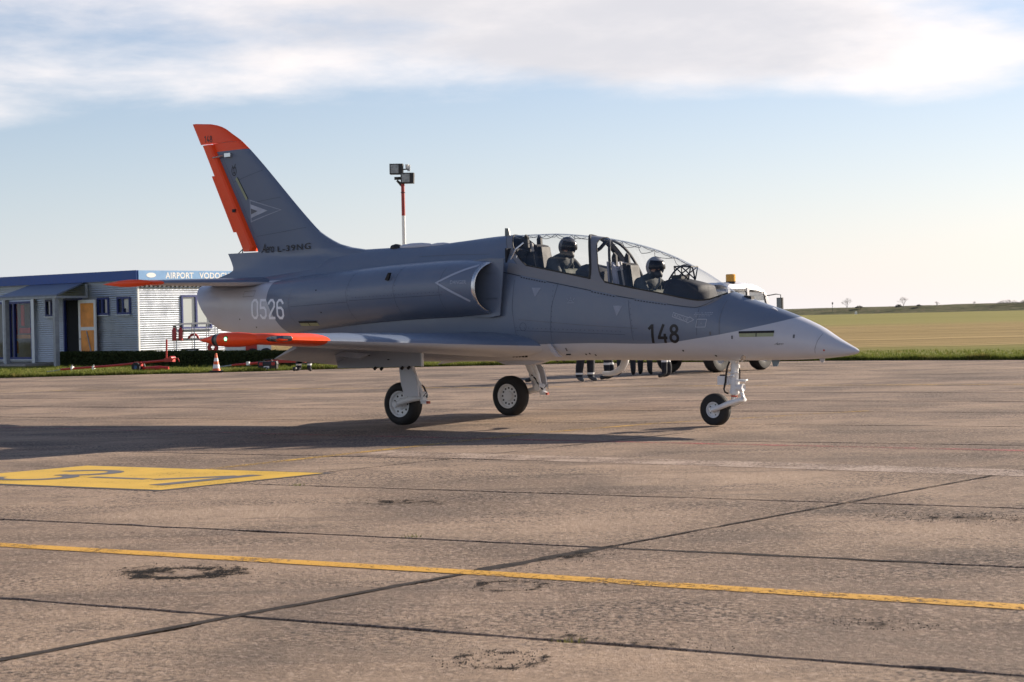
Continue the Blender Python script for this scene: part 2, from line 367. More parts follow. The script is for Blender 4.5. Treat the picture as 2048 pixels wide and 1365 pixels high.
# broken-out patches: ragged rings and smears of bare dark aggregate, with loose crumbs
M_CRUMB = plain('dark_aggregate', (0.05, 0.046, 0.045), 0.9, var=0.5, vscale=40, spec=.05)
def erosion(name, ring, width, thresh):
    t = NT(name); o = t.coord(); w = t.coord('World'); s = t.sepx(o)
    r = t.math('SQRT', t.math('ADD', t.math('MULTIPLY', s[0], s[0]), t.math('MULTIPLY', s[1], s[1])))
    r = t.math('ADD', r, t.math('MULTIPLY', t.math('SUBTRACT', t.noise(w, 4.5, 4, .6), .5), 0.9))
    prof = t.math('SUBTRACT', 1.0, t.math('DIVIDE', t.math('ABSOLUTE', t.math('SUBTRACT', r, ring)), width))
    n = t.math('ADD', t.math('MULTIPLY', t.math('SUBTRACT', t.noise(w, 24, 6, .8), .5), 3.4), t.math('ADD', prof, t.math('MULTIPLY', t.math('SUBTRACT', t.noise(w, 7, 4, .7), .5), 2.6)))
    g = t.noise(w, 55, 4, .7); t.set(Base_Color=t.mix(t.rng(g, .35, .65), (0.008, 0.008, 0.008), (0.05, 0.045, 0.042)), Roughness=.95); t.put(t.b.inputs['Specular IOR Level'], 0.03); t.bump(g, .8, .01)
    tr = t.node('ShaderNodeBsdfTransparent'); ms = t.node('ShaderNodeMixShader')
    t.l.new(t.rng(n, thresh, thresh+.35), ms.inputs[0]); t.l.new(tr.outputs[0], ms.inputs[1]); t.l.new(t.b.outputs[0], ms.inputs[2]); t.l.new(ms.outputs[0], t.out.inputs[0]); return t.m
M_RING = erosion('eroded_ring', .44, .50, .60); M_SMEAR = erosion('eroded_smear', .0, .80, .80); M_THIN = erosion('eroded_thin_ring', .62, .20, .80)
def patch(cx, cy, rx, ry, mat, n, seed, rot=-.45):
    m = MB().add([(math.cos(2*math.pi*i/40), math.sin(2*math.pi*i/40), 0) for i in range(40)], [tuple(range(40))])
    o = m.build('eroded_patch', mat, apron); o.location = (cx, cy, .0016); o.rotation_euler = (0, 0, rot); o.scale = (rx, ry, 1)
    rnd = random.Random(seed); m = MB()
    for _ in range(n):
        a = rnd.uniform(0, 6.28); r = rnd.gauss(.62, .16); x, y = rx*r*math.cos(a), ry*r*math.sin(a); x, y = cx+x*math.cos(rot)-y*math.sin(rot), cy+x*math.sin(rot)+y*math.cos(rot)
        s = rnd.uniform(.002, .008); ring = [(x+s*rnd.uniform(.6, 1.2)*math.cos(q), y+s*rnd.uniform(.6, 1.2)*math.sin(q), -.004) for q in (0, 1.3, 2.6, 3.8, 5)]
        m.add(ring+[(x, y, rnd.uniform(.0005, .005))], [(q, (q+1) % 5, 5) for q in range(5)])
    if n: m.build('loose_aggregate', M_CRUMB, apron)['kind'] = 'stuff'
patch(-2.0, 11.16, .58, .46, M_RING, 300, 1); patch(-.04, 10.29, .34, .28, M_THIN, 80, 3); patch(-.08, 8.06, .31, .29, M_THIN, 260, 4); patch(-.08, 8.06, .12, .08, M_SMEAR, 0, 14)
patch(1.69, 8.77, .34, .2, M_SMEAR, 90, 5); patch(3.2, 13.15, 1.0, .42, M_SMEAR, 200, 6); patch(-.9, 15.2, 1.5, .7, M_SMEAR, 0, 8); patch(.35, 11.5, .9, .28, M_SMEAR, 120, 10, .9); patch(.4, 8.5, .9, .25, M_SMEAR, 60, 12, -.53)
m = MB(); rnd = random.Random(5)
for q in range(1500):
    k = rnd.choice((0, 0, 0, 1, 1, 2)); s = rnd.uniform(-14, 14)
    p_ = P0+E2*L2*k+E1*s+E2*rnd.gauss(0, 0.04)
    if not 6 < p_.y < 20: continue
    r_ = rnd.uniform(0.002, 0.007); ring = [(p_.x+r_*rnd.uniform(.6, 1.2)*math.cos(a), p_.y+r_*rnd.uniform(.6, 1.2)*math.sin(a), -0.006) for a in (0, 1.4, 2.7, 4.1, 5.2)]
    m.add(ring+[(p_.x, p_.y, rnd.uniform(0.0, 0.004))], [(i, (i+1) % 5, 5) for i in range(5)])
m.build('loose_aggregate', M_CRUMB, apron)['kind'] = 'stuff'

# ------------------------------------------------------------------ field, bank and far land
EDGE = [(-400, 70), (-60, 57), (-15.8, 57.7), (-12, 58.1), (-7.9, 58.9), (-5.2, 59.9), (-1, 60.0), (1.2, 60.2), (5, 58.8), (9, 57), (10.1, 56.4), (14.4, 52.9), (20, 48.5), (40, 40), (400, 10)]
def yedge(x): return interp(EDGE, x)
def field_z(x, y):
    d = max(0, y-100); return 0.02+min(0.85, 0.85*d/350)
def make_field():
    t = NT('field_grass'); w = t.coord('World'); s = t.sepx(w); y = t.math('ADD', s[1], t.math('MULTIPLY', s[0], 0.12))
    big = t.noise(t.scale(w, (0.012, 0.05, 1)), 3, 5, 0.6, 0.3); row = t.noise(t.scale(w, (0.02, 0.55, 1), (0, 0, 0), -0.1), 1.0, 4, 0.7); fin = t.noise(w, 9, 5, 0.7)
    wob = t.math('ADD', y, t.math('MULTIPLY', t.math('SUBTRACT', big, 0.5), 30))
    green = t.mix(t.rng(fin, 0.3, 0.7), (0.105, 0.125, 0.022), (0.20, 0.205, 0.045))
    tan = t.mix(t.rng(t.math('ADD', t.math('MULTIPLY', row, .6), t.math('MULTIPLY', t.noise(t.scale(w, (0.03, 2.2, 1), (5, 0, 0), -0.1), 1.0, 5, 0.75), .4)), 0.40, 0.60), (0.17, 0.125, 0.045), (0.41, 0.295, 0.135))
    far = t.mix(t.rng(row, 0.3, 0.7), (0.20, 0.185, 0.055), (0.275, 0.25, 0.085))
    c = t.mix(t.rng(wob, 64, 84), green, tan); c = t.mix(t.rng(wob, 150, 205), c, far)
    c = t.mix(t.math('MULTIPLY', t.rng(fin, 0.5, 0.75), 0.3), c, (0.07, 0.08, 0.02))
    t.set(Base_Color=c, Roughness=0.95); t.put(t.b.inputs['Specular IOR Level'], 0.1)
    t.bump(t.math('ADD', fin, row), 0.8, 0.12); return t.m
M_FIELD = make_field()
m = MB(); NS, NR = 240, 60; vs = []
for a in range(NS+1):
    s_ = math.tan(R(-62+124*a/NS)); y0 = 58.0
    for _ in range(12): y0 = yedge(s_*y0)*0.5+y0*0.5
    for b in range(NR+1):
        y = y0*((3000/y0)**((b/NR)**1.25)); x = s_*y
        if b == 0: y += 0.10*noise.noise((x*0.9, 4, 0))+0.05*noise.noise((x*3, 4, 0))
        vs.append((x, y, field_z(x, y)+0.03*noise.noise((x*0.3, y*0.3, 0))*min(1, b/3.0)))
fs = [(a*(NR+1)+b, (a+1)*(NR+1)+b, (a+1)*(NR+1)+b+1, a*(NR+1)+b+1) for a in range(NS) for b in range(NR)]
m.add(vs, fs)
field = tag(m.build('field', M_FIELD, None, 60), kind='structure')
# turf edge
M_GRASS = None
def make_grass(name, a, b, dry):
    t = NT(name); w = t.coord('World'); n = t.noise(w, 1.1, 4, 0.65); i = t.noise(w, 35, 2, 0.5)
    c = t.mix(t.rng(i, 0.3, 0.7), a, b); c = t.mix(t.rng(n, 0.5, 0.75), c, dry)
    t.set(Base_Color=c, Roughness=0.8); t.put(t.b.inputs['Specular IOR Level'], 0.2)
    t.put(t.b.inputs['Subsurface Weight'], 0.0)
    tr = t.node('ShaderNodeBsdfTranslucent'); t.put(tr.inputs[0], c); ms = t.node('ShaderNodeMixShader'); ms.inputs[0].default_value = 0.35
    t.l.new(t.b.outputs[0], ms.inputs[1]); t.l.new(tr.outputs[0], ms.inputs[2]); t.l.new(ms.outputs[0], t.out.inputs[0]); return t.m
M_GRASS = make_grass('turf_blades', (0.075, 0.105, 0.018), (0.18, 0.20, 0.04), (0.27, 0.215, 0.075))
rnd = random.Random(11); m = MB()
def blades(n, dmax, h0, h1, xr):
    for _ in range(n):
        x = rnd.uniform(*xr); d = dmax*rnd.random()**1.7; y = yedge(x)+d
        for _k in range(3):
            a = rnd.uniform(0, 6.28); h = rnd.uniform(h0, h1)*(0.6+0.8*max(0, 0.5+noise.noise((x*0.7, y*0.7, 2)))); w_ = rnd.uniform(.010, .022)
            ox, oy = rnd.gauss(0, .03), rnd.gauss(0, .03); lx, ly = rnd.gauss(0, .35)*h, rnd.gauss(0, .35)*h
            m.add([(x+ox-w_*math.cos(a), y+oy-w_*math.sin(a), 0), (x+ox+w_*math.cos(a), y+oy+w_*math.sin(a), 0), (x+ox+lx, y+oy+ly, h)], [(0, 1, 2)])
blades(15000, 1.0, 0.05, 0.14, (-20, 18)); blades(15000, 14.0, 0.04, 0.11, (-20, 18)); blades(3500, 0.35, 0.08, 0.19, (7, 18))
tag(m.build('grass', M_GRASS, None, None, False), 'tufted green grass along the edge of the concrete apron', 'grass', kind='stuff')
# weeds in the joints
rnd = random.Random(21); m = MB()
for s_, k_ in ((2.2, 2.0), (-1.5, 1.02), (4.1, 1.0), (-3.3, 0.0), (1.9, 0.0), (-5.2, 2.0), (5.5, 2.0), (0.4, 3.0), (3.0, 3.0)):
    c_ = P0+E2*L2*k_+E1*s_
    for _ in range(26):
        a = rnd.uniform(0, 6.28); h = rnd.uniform(.008, .03); x, y = c_.x+rnd.gauss(0, .035), c_.y+rnd.gauss(0, .012); lx, ly = rnd.gauss(0, .5)*h, rnd.gauss(0, .5)*h
        m.add([(x-.003*math.cos(a), y-.003*math.sin(a), -.01), (x+.003*math.cos(a), y+.003*math.sin(a), -.01), (x+lx, y+ly, h)], [(0, 1, 2)])
tag(m.build('weeds', M_GRASS, None, None, False), 'small green weeds growing in the apron joints', 'weeds', kind='stuff')
# bank on the skyline
def make_bank():
    t = NT('bank_scrub'); w = t.coord('World'); s = t.sepx(w)
    n = t.noise(t.scale(w, (0.06, 0.06, 1.2)), 3, 6, 0.7, 0.5); n2 = t.noise(t.scale(w, (0.15, 0.15, 2)), 5, 5, 0.7)
    c = t.mix(t.rng(n, 0.35, 0.65), (0.075, 0.085, 0.05), (0.15, 0.15, 0.085))
    c = t.mix(t.rng(n2, 0.5, 0.68), c, (0.20, 0.16, 0.12))
    t.set(Base_Color=c, Roughness=1.0); t.put(t.b.inputs['Specular IOR Level'], 0.05); t.bump(n2, 0.8, 0.5); return t.m
M_BANK = make_bank()
def ridge_top(x): return 2.40+(x-69)*0.0078+0.12*noise.noise((x*0.05, 0, 0))+0.06*noise.noise((x*0.3, 0, 5))
m = MB(); vs = []; prof = [(449, 0.70, 0), (451, 0.92, 0.05), (454, 1.3, .35), (457, 1.9, .75), (461, 2.4, 1.0), (470, 2.5, 1.0), (560, 2.5, 1.0), (900, 2.2, 0.9)]
NX = 320
for a in range(NX+1):
    x = -200+900*a/NX; top = ridge_top(x)
    for b, (y, z, f) in enumerate(prof):
        zz = z if f == 0 else 0.85+(top-0.85)*f
        vs.append((x*(y/450), y+2.0*noise.noise((x*0.08, b, 0)), zz+(0.10*noise.noise((x*0.4, b*1.7, 3)) if 0 < b < 6 else 0)))
k = len(prof); m.add(vs, [(a*k+b, (a+1)*k+b, (a+1)*k+b+1, a*k+b+1) for a in range(NX) for b in range(k-1)])
tag(m.build('bank_hill', M_BANK, None, 70), kind='structure')
M_TWIG = plain('bare_twigs', (0.24, 0.21, 0.19), 0.9); M_BUSH = plain('scrub_leaf', (0.15, 0.145, 0.115), 0.9, var=0.4, vscale=2)  # twig and scrub colours lightened in place of distance haze
def bare_tree(x, y, z, h, spread, label, seed, twigs=5, cat='tree'):
    rnd = random.Random(seed); root = empty('bare_tree', (x, y, z), 0, label, cat)
    tr, cr = MB(), MB()
    def grow(p, d, l, r, dep, mbx):
        q = p+d*l; mbx.cyl(p, q, r, r*0.6, 4, False)
        if dep == 0: return
        for _ in range(rnd.choice((2, 3, 3))):
            nd = (d+Vector((rnd.gauss(0, spread), rnd.gauss(0, spread), rnd.gauss(0.1, .25)))).normalized(); grow(q, nd, l*rnd.uniform(.6, .85), r*0.62, dep-1, cr)
    tr.cyl((0, 0, -0.3), (0, 0, h*0.22), 0.07, 0.055, 6, False)
    for _ in range(4):
        grow(Vector((0, 0, h*rnd.uniform(0.05, .22))), Vector((rnd.gauss(0, .5), rnd.gauss(0, .5), 1)).normalized(), h*0.28, 0.045, twigs, cr)
    tr.build('trunk', M_TWIG, root); cr.build('crown', M_TWIG, root, None, False)
bare_tree(81.3, 456, 2.2, 2.3, 0.42, 'bare round-crowned small tree on the bank, nearest to the jet nose', 3)
bare_tree(95.0, 456, 2.3, 2.4, 0.55, 'widest bare bushy tree on the bank right of the jet', 4)
bare_tree(103.0, 456, 2.4, 1.3, 0.5, 'small twiggy shrub on the bank right of the wide bare tree', 5, 3, 'shrub')
bare_tree(112.0, 456, 2.5, 0.9, 0.5, 'tiny bare shrub on the bank near the right end of the skyline', 8, 3, 'shrub')
def bush(x, y, z, w_, h, label, seed):
    rnd = random.Random(seed); root = empty('bush', (x, y, z), 0, label, 'bush'); m = MB()
    for _ in range(420):
        a, u = rnd.uniform(0, 6.28), rnd.random()**.5; p_ = Vector((w_*u*math.cos(a), w_*.6*u*math.sin(a), h*(1-u*u)*rnd.random()))
        s = rnd.uniform(.05, .14); d1 = Vector((rnd.gauss(0, 1), rnd.gauss(0, 1), rnd.gauss(0, 1))).normalized()*s; d2 = d1.orthogonal().normalized()*s
        m.add([p_-d1, p_+d2, p_+d1, p_-d2], [(0, 1, 2, 3)])
    m.build('foliage', M_BUSH, root, None, False)
bush(84.4, 457, 2.35, 1.1, 0.55, 'low dark bush on the bank just right of the round-crowned tree', 1)
bush(93.6, 455, 2.3, 1.0, 0.8, 'low dark bush at the foot of the wide bare tree', 2)
bush(98.9, 457, 2.45, 0.8, 0.4, 'small dark bush on the bank between two bare trees', 3)
bush(120.5, 457, 2.6, 3.2, 1.0, 'broad scrub at the right end of the skyline', 4)
bush(126.5, 458, 2.6, 3.4, 1.2, 'rightmost dark scrub on the bank', 5)
r_ = empty('marker_post', (77.1, 452, 1.6), 0, 'thin dark marker post standing on the bank', 'post')
MB().cyl((0, 0, 0), (0, 0, 1.75), 0.05, 0.05, 8).build('pole', plain('dark_post', (0.05, 0.05, 0.05), 0.8), r_)
MB().box((0, 0, 1.95), (0.30, 0.2, 0.5)).build('marker_head', plain('dark_post', (0.05, 0.05, 0.05)), r_)
r_ = tag(MB().box((0, 0, 0.3), (0.5, 0.3, 0.6)).cyl((0, 0, 0.6), (0, 0, 0.75), .12, .08, 8).build('field_marker', plain('white_marker', (0.8, 0.8, 0.78), 0.7)), 'tiny white marker block at the foot of the bank', 'marker'); r_.location = (80.5, 440, 0.8)
# ------------------------------------------------------------------ airport building
M_CLAD = plain('silver_cladding', (0.45, 0.49, 0.55), 0.36, 0.75, var=0.06, vscale=1.5)
M_BLUE = plain('fascia_dark_blue', (0.018, 0.075, 0.30), 0.5, var=0.08)
M_LBLUE = plain('fascia_light_blue', (0.16, 0.33, 0.58), 0.5, var=0.06)
M_FRAME = plain('window_frame_blue', (0.018, 0.035, 0.16), 0.45)
M_WHITE = plain('white_paint', (0.78, 0.78, 0.76), 0.45, var=0.05)
M_GREYP = plain('grey_steel_post', (0.30, 0.32, 0.35), 0.5, 0.2)
M_DARKIN = plain('dark_interior', (0.012, 0.012, 0.013), 0.9)
def glassy(name, tint, rough=0.05):
    t = NT(name); t.set(Base_Color=tint, Roughness=rough, Metallic=0.0); t.put(t.b.inputs['Specular IOR Level'], 0.9); t.put(t.b.inputs['IOR'], 1.7)
    return t.m
M_PANE = glassy('window_pane_dark', (0.03, 0.035, 0.04)); M_BLIND = plain('pale_blind', (0.62, 0.60, 0.55), 0.7)
M_RED = plain('red_paint', (0.42, 0.025, 0.02), 0.4); M_REDIN = plain('red_reflection', (0.80, 0.07, 0.06), 0.7, var=.3, vscale=2); M_ORANGE_IN = plain('orange_reflection', (0.88, 0.32, 0.07), 0.6, var=0.25, vscale=2)
def clearpane(name):
    t = NT(name); tr = t.node('ShaderNodeBsdfTransparent'); tr.inputs[0].default_value = (0.85, 0.88, 0.9, 1); gl = t.node('ShaderNodeBsdfGlossy'); gl.inputs['Roughness'].default_value = 0.03
    lw = t.node('ShaderNodeLayerWeight'); lw.inputs[0].default_value = 0.5; ms = t.node('ShaderNodeMixShader')
    t.l.new(t.math('ADD', t.math('MULTIPLY', t.math('POWER', lw.outputs['Facing'], 5.0), 0.9), 0.04), ms.inputs[0]); t.l.new(tr.outputs[0], ms.inputs[1]); t.l.new(gl.outputs[0], ms.inputs[2]); t.l.new(ms.outputs[0], t.out.inputs[0]); return t.m
M_CLEAR = clearpane('clear_pane')
B = empty('airport_building', (-14.32, 72.31, 0), R(50), 'low silver clad airport building with dark blue roof band and lettered sign', 'building')
B.scale = (1.07, 0.88, 1)
BX, BY, BH = 5.46, 17.0, 3.27
def clad(a, b, z0, z1, nrm, holes=()):
    """horizontally ribbed sheet between two wall points, with rectangular openings (u0,u1,z0,z1)"""
    a, b = Vector(a), Vector(b); L = (b-a).length; us = sorted({0, L, *[h[0] for h in holes], *[h[1] for h in holes]}); zs = []
    z = z0; i = 0; P = 0.085
    while z < z1-1e-4: zs.append((z, (0.0, 0.016, 0.016, 0.0)[i % 4])); z += P*(0.34, 0.16, 0.34, 0.16)[i % 4]; i += 1
    zs.append((z1, 0)); m = MB(); n = Vector(nrm)
    for u0, u1 in zip(us, us[1:]):
        uc = (u0+u1)/2
        for (za, da), (zb, db) in zip(zs, zs[1:]):
            zc_ = (za+zb)/2
            if any(h[0]-1e-6 < uc < h[1]+1e-6 and h[2] < zc_ < h[3] for h in holes): continue
            p, q = a.lerp(b, u0/L), a.lerp(b, u1/L)
            m.add([p+n*da+Vector((0, 0, za)), q+n*da+Vector((0, 0, za)), q+n*db+Vector((0, 0, zb)), p+n*db+Vector((0, 0, zb))], [(0, 1, 2, 3)])
    return m
WL = [(0.50, 1.42, 1.97, 2.65), (2.0, 2.80, 1.97, 2.65), (5.80, 6.62, 1.97, 2.66), (3.95, 5.2, 0.0, 2.6), (7.66, 9.46, 0.25, 2.62), (9.84, 12.2, 0.25, 2.62)]
clad((0, 0, 0), (0, BY, 0), 0.12, BH, (-1, 0, 0), WL).build('wall', M_CLAD, B)
WR = [(1.97, 3.42, 1.36, 2.67)]
clad((0, 0, 0), (BX, 0, 0), 0.12, BH, (0, -1, 0), WR).build('wall', M_CLAD, B)
clad((BX, 0, 0), (BX, BY, 0), 0.12, BH, (1, 0, 0)).build('wall', M_CLAD, B)
clad((0, BY, 0), (BX, BY, 0), 0.12, BH, (0, 1, 0)).build('wall', M_CLAD, B)
MB().box((BX/2, BY/2, 0.06), (BX-0.04, BY-0.04, 0.12)).build('plinth', plain('plinth_concrete', (0.3, 0.28, 0.26), 0.9), B)
MB().box((BX/2, BY/2, BH+0.02), (BX-0.06, BY-0.06, 0.04)).build('ceiling', M_WHITE, B)
MB().box((0.0, 0.0, BH/2+0.06), (0.07, 0.07, BH-0.12)).build('corner_trim', M_WHITE, B)
MB().box((-0.10, BY/2, BH+0.19), (0.10, BY+0.3, 0.38)).build('fascia', M_BLUE, B)
fr = MB().box((BX/2-0.0, -0.13, BH+0.185), (BX+0.14, 0.10, 0.37)).build('fascia', M_LBLUE, B)
MB().box((BX/2, BY/2, BH+0.30), (BX+0.02, BY+0.02, 0.06)).build('roof', plain('roof_felt', (0.12, 0.12, 0.13), 0.9), B)
for i in range(27): MB().box((0.14+i*0.2, -0.06, BH-0.215), (0.10, 0.10, 0.09)).build('roof_rib_shadow', plain('eave_shadow_dark', (0.08, 0.08, 0.085), 0.6), B)  # dark blocks drawn as the notched shadow under the roof sheet
MB().box((BX/2, -0.055, BH-0.09), (BX, 0.085, 0.16)).build('eave_trim', M_CLAD, B)
def text_mesh(body, size, bold=0.0, shear=0.0, space=1.0):
    c = bpy.data.curves.new('t', 'FONT'); c.body = body; c.size = size; c.offset = bold; c.shear = shear; c.space_character = space; c.resolution_u = 4
    o = bpy.data.objects.new('t', c); COL.objects.link(o); dg = bpy.context.evaluated_depsgraph_get(); dg.update()
    me = bpy.data.meshes.new_from_object(o.evaluated_get(dg)); bpy.data.objects.remove(o)
    v = [q.co.copy() for q in me.vertices]; f = [tuple(p.vertices) for p in me.polygons]; bpy.data.meshes.remove(me); bpy.data.curves.remove(c)
    x0, x1 = min(q.x for q in v), max(q.x for q in v); y0, y1 = min(q.y for q in v), max(q.y for q in v)
    return [((q.x-x0)/(x1-x0), (q.y-y0)/(y1-y0)) for q in v], f
def wall_text(body, x0, x1, z0, z1, y, mat, name, parent, bold=0.012):
    v, f = text_mesh(body, 1, bold, 0, 1.06); MB().add([(x0+a*(x1-x0), y, z0+b*(z1-z0)) for a, b in v], f).build(name, mat, parent)
wall_text('AIRPORT', 1.16, 2.48, BH+0.06, BH+0.30, -0.184, M_WHITE, 'sign_lettering', fr, 0.02)
wall_text('VODOCHODY', 2.76, 4.98, BH+0.06, BH+0.30, -0.184, M_WHITE, 'sign_lettering', fr, 0.02)
MB().lathe([(0, 0.001), (0, 0.11)], (0, 0, 0), (0, -1, 0), 32).build('sign_emblem', M_WHITE, fr).matrix_local = Matrix.Translation((0.5, -0.184, BH+0.19)) @ Matrix.Diagonal((2.0, 1, 0.85, 1))
def window(axis, u0, u1, z0, z1, t=0.06, depth=0.06, mull=(), pane=M_PANE, blind=None, frame=M_FRAME, name='window'):
    """axis 'L': on the plane x=0 running along y; 'R': on y=0 running along x"""
    P = (lambda u, d, z: (-d, u, z)) if axis == 'L' else (lambda u, d, z: (u, -d, z))
    D = (lambda du, dd, dz: (dd, du, dz)) if axis == 'L' else (lambda du, dd, dz: (du, dd, dz))
    uc, zc_ = (u0+u1)/2, (z0+z1)/2; m = MB(); y0 = 0.01
    for z in (z0+t/2, z1-t/2): m.box(P(uc, y0, z), D(u1-u0, depth, t))
    for u in (u0+t/2, u1-t/2): m.box(P(u, y0, zc_), D(t, depth*1.02, z1-z0-2*t))
    for u in mull: m.box(P(u, y0, zc_), D(t*1.2, depth*0.98, z1-z0-2*t))
    fo = m.build('window' if name == 'window' else name, frame, B)
    MB().box(P(uc, -0.015, zc_), D(u1-u0-1.0*t, 0.012, z1-z0-1.0*t)).build('pane', pane, fo)
    MB().box(P(uc, 0.035, z0-0.02), D(u1-u0+0.08, 0.12, 0.035)).build('sill', M_CLAD, fo)
    if blind: MB().box(P((blind[0]+blind[1])/2, 0.004, (blind[2]+blind[3])/2), D(blind[1]-blind[0], 0.01, blind[3]-blind[2])).build('blind', M_BLIND, fo)
    return fo
window('L', 0.50, 1.42, 1.97, 2.65, 0.08, 0.09, (1.0,), blind=(0.58, 0.95, 2.2, 2.55))
window('L', 2.0, 2.80, 1.97, 2.65, 0.08, 0.09, (2.45,)); window('L', 5.80, 6.62, 1.97, 2.66, 0.08, 0.09, (6.2,), blind=(5.9, 6.12, 2.2, 2.56))
window('L', 7.66, 9.46, 0.25, 2.62, 0.09, 0.1, (9.06,), pane=M_CLEAR); window('L', 9.84, 12.2, 0.25, 2.62, 0.09, 0.1, (10.6, 11.4), pane=M_CLEAR)
window('R', 1.97, 3.42, 1.36, 2.67, 0.07, 0.09, (2.68,), pane=glassy('pane_pale', (0.45, 0.5, 0.5), 0.12))
# inside behind the big panes: a dim room; red and orange panels stand in for reflections
MB().box((0.9, 9.9, 1.45), (0.02, 4.7, 2.6)).build('partition', plain('room_wall', (0.30, 0.30, 0.27), 0.9), B)
MB().box((0.14, 8.35, 1.42), (0.06, 1.1, 0.22)).box((0.15, 7.85, 0.9), (0.06, 0.2, 1.0)).box((0.13, 9.22, 1.9), (0.08, 0.26, 1.25)).box((0.14, 8.65, 2.05), (0.05, 0.22, 0.85)).box((0.14, 7.9, 2.05), (0.05, 0.18, 0.85)).build('reflection_panel', M_REDIN, B)
MB().box((0.16, 8.45, 1.18), (0.12, 1.45, 0.16)).box((0.14, 9.25, 0.75), (0.1, 0.25, 0.5)).build('reflection_panel', M_ORANGE_IN, B)
MB().lathe([(0, 0), (0, .09), (.5, .09), (.6, .04), (.66, .04), (.66, 0)], (0.2, 9.95, 0.75), (0, 0, 1), 16).build('extinguisher', M_RED, B)
# doorway and its open glazed leaf
MB().box((0.5, 4.57, 1.3), (0.9, 1.2, 2.58)).build('doorway_recess', M_DARKIN, B)
MB().box((-0.02, 5.22, 1.36), (0.1, 0.08, 2.5)).box((-0.02, 4.58, 2.63), (0.1, 1.3, 0.07)).build('door_frame', M_FRAME, B)
dl = MB()
for u in (2.78, 3.88): dl.box((-0.16, u, 1.32), (0.05, 0.13, 2.52))
for z in (0.13, 1.45, 2.52): dl.box((-0.16, 3.33, z), (0.049, 0.98, 0.13))
dl = dl.build('door', M_WHITE, B)
MB().box((-0.16, 3.33, 0.80), (0.02, 0.96, 1.2)).box((-0.16, 3.33, 1.98), (0.02, 0.96, 0.94)).build('pane', M_ORANGE_IN, dl)  # orange reflection put into the colour of the glass
MB().cyl((-0.19, 3.0, 0.3), (-0.2, 3.35, 1.35), 0.02).build('push_bar', M_GREYP, dl)
MB().cyl((-0.2, 3.82, 1.05), (-0.27, 3.82, 1.05), 0.02).cyl((-0.27, 3.82, 1.05), (-0.27, 3.68, 1.05), 0.018).build('handle', M_GREYP, dl)
# porch roof on posts
aw = MB(); aw.prism([(-0.08, 3.7, 3.22), (-0.08, 7.6, 3.22), (-1.55, 7.6, 2.74), (-1.55, 3.3, 2.74)], (0, 0, 0.06)).build('porch_roof', plain('porch_sheet', (0.14, 0.17, 0.24), 0.5), B)
MB().box((-1.5, 5.45, 2.70), (0.08, 4.3, 0.09)).box((-0.8, 3.4, 2.70), (1.4, 0.06, 0.08)).box((-0.12, 3.42, 2.95), (0.06, 0.07, 0.5)).build('porch_beam', M_GREYP, B)
for y_ in (3.52, 7.2): MB().box((-1.45, y_, 1.34), (0.17, 0.17, 2.66)).build('porch_post', M_GREYP, B)
MB().box((-0.05, 7.5, 1.4), (0.12, 0.22, 2.6)).build('wall_pier', M_CLAD, B); MB().box((-0.05, 9.65, 1.4), (0.12, 0.36, 2.6)).build('wall_pier', M_CLAD, B)
MB().box((-0.9, 10, 0.05), (1.5, 9, 0.1)).build('step', plain('plinth_concrete', (0.3, 0.28, 0.26)), B)

# ------------------------------------------------------------------ hedges
def make_leafmat(name, a, b):
    t = NT(name); w = t.coord('World'); c = t.mix(t.rng(t.noise(w, 14, 3, .6), .3, .7), a, b); t.set(Base_Color=c, Roughness=.75); t.put(t.b.inputs['Specular IOR Level'], .15); return t.m
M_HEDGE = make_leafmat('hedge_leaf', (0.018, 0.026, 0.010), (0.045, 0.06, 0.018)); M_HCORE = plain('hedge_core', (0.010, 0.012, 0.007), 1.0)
def hedge(a, b, w_, h, n, label, seed):
    rnd = random.Random(seed); a, b = Vector(a), Vector(b); d = b-a; root = empty('hedge', ((a.x+b.x)/2, (a.y+b.y)/2, 0), math.atan2(d.y, d.x), label, 'hedge'); L = d.length
    m = MB().box((0, 0, h*0.46), (L-.1, w_*.82, h*.88)); m.build('dark_core', M_HCORE, root); m = MB()  # near-black box inside, in place of shade between the leaves
    for _ in range(n):
        x = rnd.uniform(-L/2, L/2); s = rnd.choice((-1, -1, 0, 0, 1)); bumpy = 0.035*noise.noise((x*1.5, seed, 0))+.02*noise.noise((x*5, seed, 2))
        if s == 0: p_ = Vector((x, rnd.uniform(-w_/2, w_/2), h+bumpy+rnd.gauss(0, .018)))
        else: p_ = Vector((x, s*(w_/2+rnd.gauss(0, .02)), rnd.uniform(0.02, h+bumpy)))
        k = rnd.uniform(.018, .042); d1 = Vector((rnd.gauss(0, 1), rnd.gauss(0, 1), rnd.gauss(0, 1))).normalized(); d2 = d1.orthogonal().normalized()
        m.add([p_-d1*k, p_+d2*k*.6, p_+d1*k, p_-d2*k*.6], [(0, 1, 2, 3)])
    m.build('foliage', M_HEDGE, root, None, False)
hedge((-17.75, 74.3), (-7.1, 63.75), 0.62, 0.52, 42000, 'long low dark hedge in front of the airport building', 1)
hedge((-10.7, 70.2), (-6.4, 66.6), 0.5, 0.42, 14000, 'shorter hedge behind the long one, by the wheeled rack', 2)

